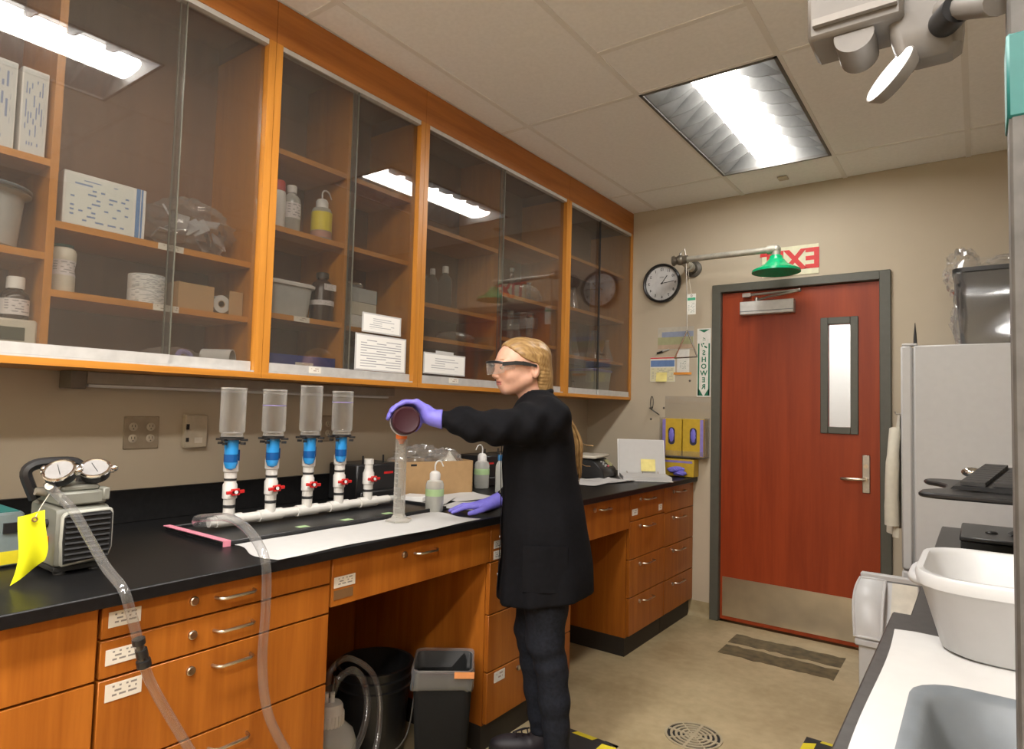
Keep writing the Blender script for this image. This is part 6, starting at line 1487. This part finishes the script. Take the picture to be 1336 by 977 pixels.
# lab coat
ZS = np.array([0.60, 0.66, 0.78, 0.86, 1.03, 1.15, 1.27, 1.33, 1.37, 1.40, 1.43])
UB = np.array([-0.200, -0.203, -0.194, -0.185, -0.148, -0.125, -0.110, -0.096, -0.076, -0.036, -0.012])
UF = np.array([0.160, 0.158, 0.152, 0.150, 0.152, 0.156, 0.150, 0.128, 0.108, 0.090, 0.075])
HB = np.array([0.200, 0.198, 0.188, 0.180, 0.165, 0.165, 0.178, 0.178, 0.140, 0.085, 0.062])
def coat_sdf(X, Y, Z):
    ub = np.interp(Z, ZS, UB); uf = np.interp(Z, ZS, UF); hb = np.interp(Z, ZS, HB)
    fold = 1 + 0.030 * np.sin(9 * np.arctan2(Y, X) + 3 * Z) * np.clip((1.1 - Z) * 2.2, 0, 1) + 0.012 * np.sin(28 * Z + 9 * X + 7 * Y)
    c = (ub + uf) / 2; a = (uf - ub) / 2 * fold; b = hb * fold
    r = (np.abs((X - c) / a) ** 2.3 + np.abs(Y / b) ** 2.3) ** (1 / 2.3)
    d = (r - 1) * np.minimum(a, b) * 0.9
    d = smax(d, (0.645 - 0.15 * X * 0.9) - Z, 0.006)                    # hem, lower in front
    d = smax(d, Z - 1.418, 0.01)
    tw = 0.004 * np.sin(70 * X + 40 * Z) + 0.004 * np.sin(48 * X - 62 * Z + 20 * Y)
    n = s_chain(X, Y, Z, [(-0.010, 0.128, 1.305), (0.07, 0.180, 1.287), EL_N, (0.27, 0.220, 1.285), (0.318, 0.212, 1.298)], [0.082, 0.072, 0.060, 0.054, 0.047], 0.015) + tw
    n = smin(n, s_cap(X, Y, Z, (0.315, 0.212, 1.297), (0.383, 0.205, 1.300), 0.031, 0.029), 0.010)
    f = s_chain(X, Y, Z, [(-0.010, -0.128, 1.305), (0.005, -0.21, 1.19), EL_F, (0.11, -0.195, 1.005)], [0.082, 0.070, 0.058, 0.046], 0.015) + tw
    f = smin(f, s_cap(X, Y, Z, (0.105, -0.197, 1.008), (0.165, -0.166, 0.969), 0.033, 0.030), 0.010)
    d = smin(smin(d, n, 0.035), f, 0.035)
    # neck opening: V in front
    nk = s_cap(X, Y, Z, (0.060, 0, 1.455), (0.030, 0, 1.335), 0.0555, 0.060)
    d = smax(d, -nk, 0.006)
    vv_ = s_cap(X, Y, Z, (0.085, 0, 1.43), (0.150, 0, 1.31), 0.050, 0.008)
    d = smax(d, -vv_, 0.006)
    return d
sdf_obj('lab_coat', coat_sdf, (-0.24, -0.32, 0.57), (0.42, 0.33, 1.45), 0.0065, FABRIC, per, label='black knee length lab coat')
# collar stand, placket and snaps
cp = []
for k in range(31):
    a = -2.2 + 4.4 * k / 30
    cp.append((0.036 - 0.062 * cos(a), 0.066 * sin(a), 1.388 + 0.026 * cos(a)))
obj('collar', MB().tube(cp, [0.004, 0.008] + [0.011] * 27 + [0.008, 0.004], 10), FABRIC, per)
for s in (-1, 1):
    obj('lapel', MB().grid(lambda u, v, s=s: (0.070 + 0.082 * u + 0.006 * sin(pi * v), s * (0.064 - 0.050 * u + (0.024 - 0.010 * u) * v), 1.392 - 0.105 * u - 0.020 * v), 8, 4, 0.004), FABRIC, per)
def front(z): return float(np.interp(z, ZS, UF))
obj('placket', MB().grid(lambda u, v: (front(0.66 + 0.60 * v) + 0.004, 0.012 + 0.034 * u, 0.66 + 0.60 * v), 2, 16, 0.003), FABRIC, per)
for z in (1.17, 1.03, 0.86, 0.72): obj('snap_button', MB().lathe([(0.006, 0), (0.005, 0.003)], (front(z) + 0.006, 0.030, z), (1, 0.15, 0), 12), plain('snap_grey', (0.30, 0.30, 0.32), 0.3, metal=0.5), per)
obj('patch_pocket', MB().grid(lambda u, v: (-0.085 + 0.16 * u, 0.186 + 0.012 * sin(pi * u) - 0.006 * v, 0.70 + 0.16 * v), 6, 6, 0.004), FABRIC, per)

# trousers and shoes
def leg_sdf(L):
    rs = [0.085, 0.078, 0.068, 0.0575, 0.0545, 0.047, 0.045]
    def fn(X, Y, Z):
        d = s_chain(X, Y, Z, L, rs, 0.02)
        d = d + 0.0025 * np.sin(85 * Z + 30 * X + 14 * Y) * np.clip(1 - np.abs(Z - 0.42) / 0.12, 0, 1) + 0.002 * np.sin(120 * Z + 25 * X) * np.clip(1 - Z / 0.25, 0, 1)
        return smax(smax(d, 0.085 - Z, 0.004), Z - 0.92, 0.01)
    return fn
fa, fb = leg_sdf(LEGN), leg_sdf(LEGF)
sdf_obj('trousers', lambda X, Y, Z: smin(fa(X, Y, Z), fb(X, Y, Z), 0.012), (-0.15, -0.20, 0.06), (0.12, 0.19, 0.94), 0.0065, DENIM, per, label='dark denim jeans')
for ank in (LEGN[-1], LEGF[-1]):
    ux, ly = ank[0], ank[1]
    def shoe_sdf(X, Y, Z, ux=ux, ly=ly):
        d = s_ell(X, Y, Z, (ux + 0.10, ly, 0.038), (0.105, 0.045, 0.036))
        d = smin(d, s_ell(X, Y, Z, (ux - 0.015, ly, 0.045), (0.055, 0.037, 0.045)), 0.03)
        d = smin(d, s_cap(X, Y, Z, (ux + 0.005, ly, 0.07), (ux, ly, 0.105), 0.038, 0.036), 0.025)
        return smax(d, 0.016 - Z, 0.004)
    sh = sdf_obj('shoe', shoe_sdf, (ux - 0.09, ly - 0.06, 0.0), (ux + 0.23, ly + 0.06, 0.16), 0.005, SHOE, per)
    so = [(ux - 0.068 + 0.275 * (0.5 - 0.5 * cos(t_)), 0.046 * sin(t_) * (0.8 + 0.25 * (0.5 - 0.5 * cos(t_)))) for t_ in [pi * k / 12 for k in range(13)]]
    outl = [(a, ly - b) for a, b in so] + [(a, ly + b) for a, b in so[-2:0:-1]]
    obj('sole', MB().prism(outl, 0.018, (0, 0, 0.0155)), RUBBER, sh)
    lm = MB()
    for k in range(4): lm.tube([(ux + 0.055 + 0.022 * k, ly - 0.022, 0.086 - 0.007 * k), (ux + 0.058 + 0.022 * k, ly, 0.094 - 0.008 * k), (ux + 0.055 + 0.022 * k, ly + 0.022, 0.086 - 0.007 * k)], 0.0028, 6)
    lm.tube(smooth_path([(ux + 0.05, ly, 0.098), (ux + 0.075, ly + 0.028, 0.110), (ux + 0.115, ly + 0.034, 0.098), (ux + 0.09, ly + 0.016, 0.096), (ux + 0.05, ly, 0.1)], 4), 0.0025, 6)
    obj('laces', lm, SHOE, sh)

# bottle held in the raised hand (a thing of its own, in world coordinates)
cR, sR = cos(per.rotation_euler[2]), sin(per.rotation_euler[2])
def Wd(p): return Vector((1.030 + cR * p[0] - sR * p[1], 2.081 + sR * p[0] + cR * p[1], p[2]))
B0 = Vector((0.489, 0.262, 1.294)); N0 = Vector((0.530, 0.110, 1.277))
b0, n0 = Wd(B0), Wd(N0); L_ = (n0 - b0).length
bt = thing('pouring_bottle', 'dark maroon plastic bottle tipped in the raised gloved hand', 'bottle', tuple(b0))
obj('body', MB().lathe([(0.030, 0.004), (0.042, 0.0), (0.0475, 0.004), (0.049, 0.012), (0.049, 0.088), (0.046, 0.098), (0.026, 0.116), (0.021, 0.120), (0.021, L_)], (0, 0, 0), n0 - b0, 36), MAROON, bt)
obj('neck_ring', MB().lathe([(0.024, L_ - 0.014), (0.024, L_ - 0.009)], (0, 0, 0), n0 - b0, 24), MAROON, bt)
obj('bottle_label', MB().lathe([(0.0496, 0.045), (0.0496, 0.086)], (0, 0, 0), n0 - b0, 36, False, False), P_WHITEL, bt)

# raised hand: fingers close over the bottle
ad = (N0 - B0).normalized()
e1 = (Vector((1, 0, 0)) - ad * ad.x).normalized(); e2 = ad.cross(e1)
if e2.z < 0: e2 = -e2
def onb(t_, ang, rad): return B0 + ad * t_ + e1 * (rad * cos(R(ang))) + e2 * (rad * sin(R(ang)))
fing = []
for k, (t_, last) in enumerate(((0.022, 30), (0.042, 12), (0.062, 8), (0.082, 22))):
    A0 = 118
    st = (A0 - last) / 3.0
    fing.append(([tuple(onb(t_, A0, 0.075)), tuple(onb(t_, A0 - st * 1.05, 0.066)), tuple(onb(t_, A0 - st * 2.1, 0.0605)), tuple(onb(t_, last, 0.0585))], (0.0098, 0.0095, 0.0088, 0.0075) if k not in (0,) else (0.0092, 0.0086, 0.0078, 0.0068)))
wrist = Vector(WR_N) + Vector((0.006, 0, 0))
def hand_n(X, Y, Z):
    d = s_cap(X, Y, Z, tuple(wrist), tuple(wrist + Vector((0.03, 0.0, 0.012))), 0.0255, 0.026)
    for (pts, rs) in fing:
        k0 = pts[0]
        md = tuple(wrist * 0.45 + Vector(k0) * 0.55)
        d = smin(d, s_chain(X, Y, Z, [tuple(wrist + Vector((0.02, 0, 0.006))), md, k0], [0.021, 0.0165, 0.0125], 0.004), 0.014)
    pk = np.full_like(d, 9.0)
    for (pts, rs) in fing: pk = np.minimum(pk, s_chain(X, Y, Z, pts, rs, 0.003))
    d = smin(d, pk, 0.006)
    th = [tuple(wrist + Vector((0.02, -0.012, -0.006))), tuple(onb(0.090, 165, 0.064)), tuple(onb(0.104, 186, 0.056)), tuple(onb(0.112, 206, 0.050))]
    d = smin(d, s_chain(X, Y, Z, th, [0.018, 0.0135, 0.011, 0.0095], 0.004), 0.010)
    d = d + 0.0010 * np.sin(150 * X + 60 * Z) * np.clip((0.44 - X) * 20, 0, 1)
    c = s_cap(X, Y, Z, (0.368, 0.206, 1.299), (0.398, 0.205, 1.302), 0.0355, 0.030)
    return smin(d, smax(c, 0.370 - X, 0.002), 0.006)
sdf_obj('glove', hand_n, (0.355, 0.08, 1.19), (0.60, 0.31, 1.41), 0.0028, GLOVE, per, label='purple glove holding the bottle')
# resting hand flat on the worktop
zt = ZC + 0.0075
KN = [(0.262, -0.112, 0.948), (0.270, -0.133, 0.951), (0.266, -0.154, 0.949), (0.258, -0.173, 0.944)]
TP = [[(0.300, -0.102, 0.945), (0.328, -0.094, 0.934), (0.346, -0.089, zt + 0.003)], [(0.312, -0.130, 0.948), (0.340, -0.127, 0.936), (0.360, -0.125, zt + 0.003)], [(0.308, -0.157, 0.946), (0.334, -0.159, 0.935), (0.352, -0.160, zt + 0.003)], [(0.290, -0.181, 0.940), (0.312, -0.186, 0.932), (0.326, -0.189, zt + 0.003)]]
def hand_f(X, Y, Z):
    w = (0.172, -0.160, 0.966)
    d = s_cap(X, Y, Z, (0.165, -0.165, 0.969), (0.195, -0.152, 0.960), 0.027, 0.024)
    for k in range(4):
        d = smin(d, s_chain(X, Y, Z, [(0.19, -0.150, 0.960), tuple(np.array((0.19, -0.15, 0.960)) * 0.4 + np.array(KN[k]) * 0.6), KN[k]], [0.019, 0.0155, 0.0118], 0.004), 0.012)
    pk = np.full_like(d, 9.0)
    for k in range(4): pk = np.minimum(pk, s_chain(X, Y, Z, [KN[k]] + TP[k], [0.0102, 0.0096, 0.0088, 0.0075], 0.003))
    d = smin(d, pk, 0.005)
    d = smin(d, s_chain(X, Y, Z, [(0.195, -0.135, 0.952), (0.228, -0.096, 0.940), (0.258, -0.078, 0.931), (0.278, -0.068, zt + 0.003)], [0.017, 0.0125, 0.0108, 0.009], 0.004), 0.010)
    c = s_cap(X, Y, Z, (0.148, -0.178, 0.976), (0.176, -0.160, 0.966), 0.0335, 0.029)
    return smin(d, c, 0.006)
sdf_obj('glove', hand_f, (0.10, -0.235, 0.905), (0.38, -0.04, 1.02), 0.0028, GLOVE, per, label='purple glove resting on the worktop')
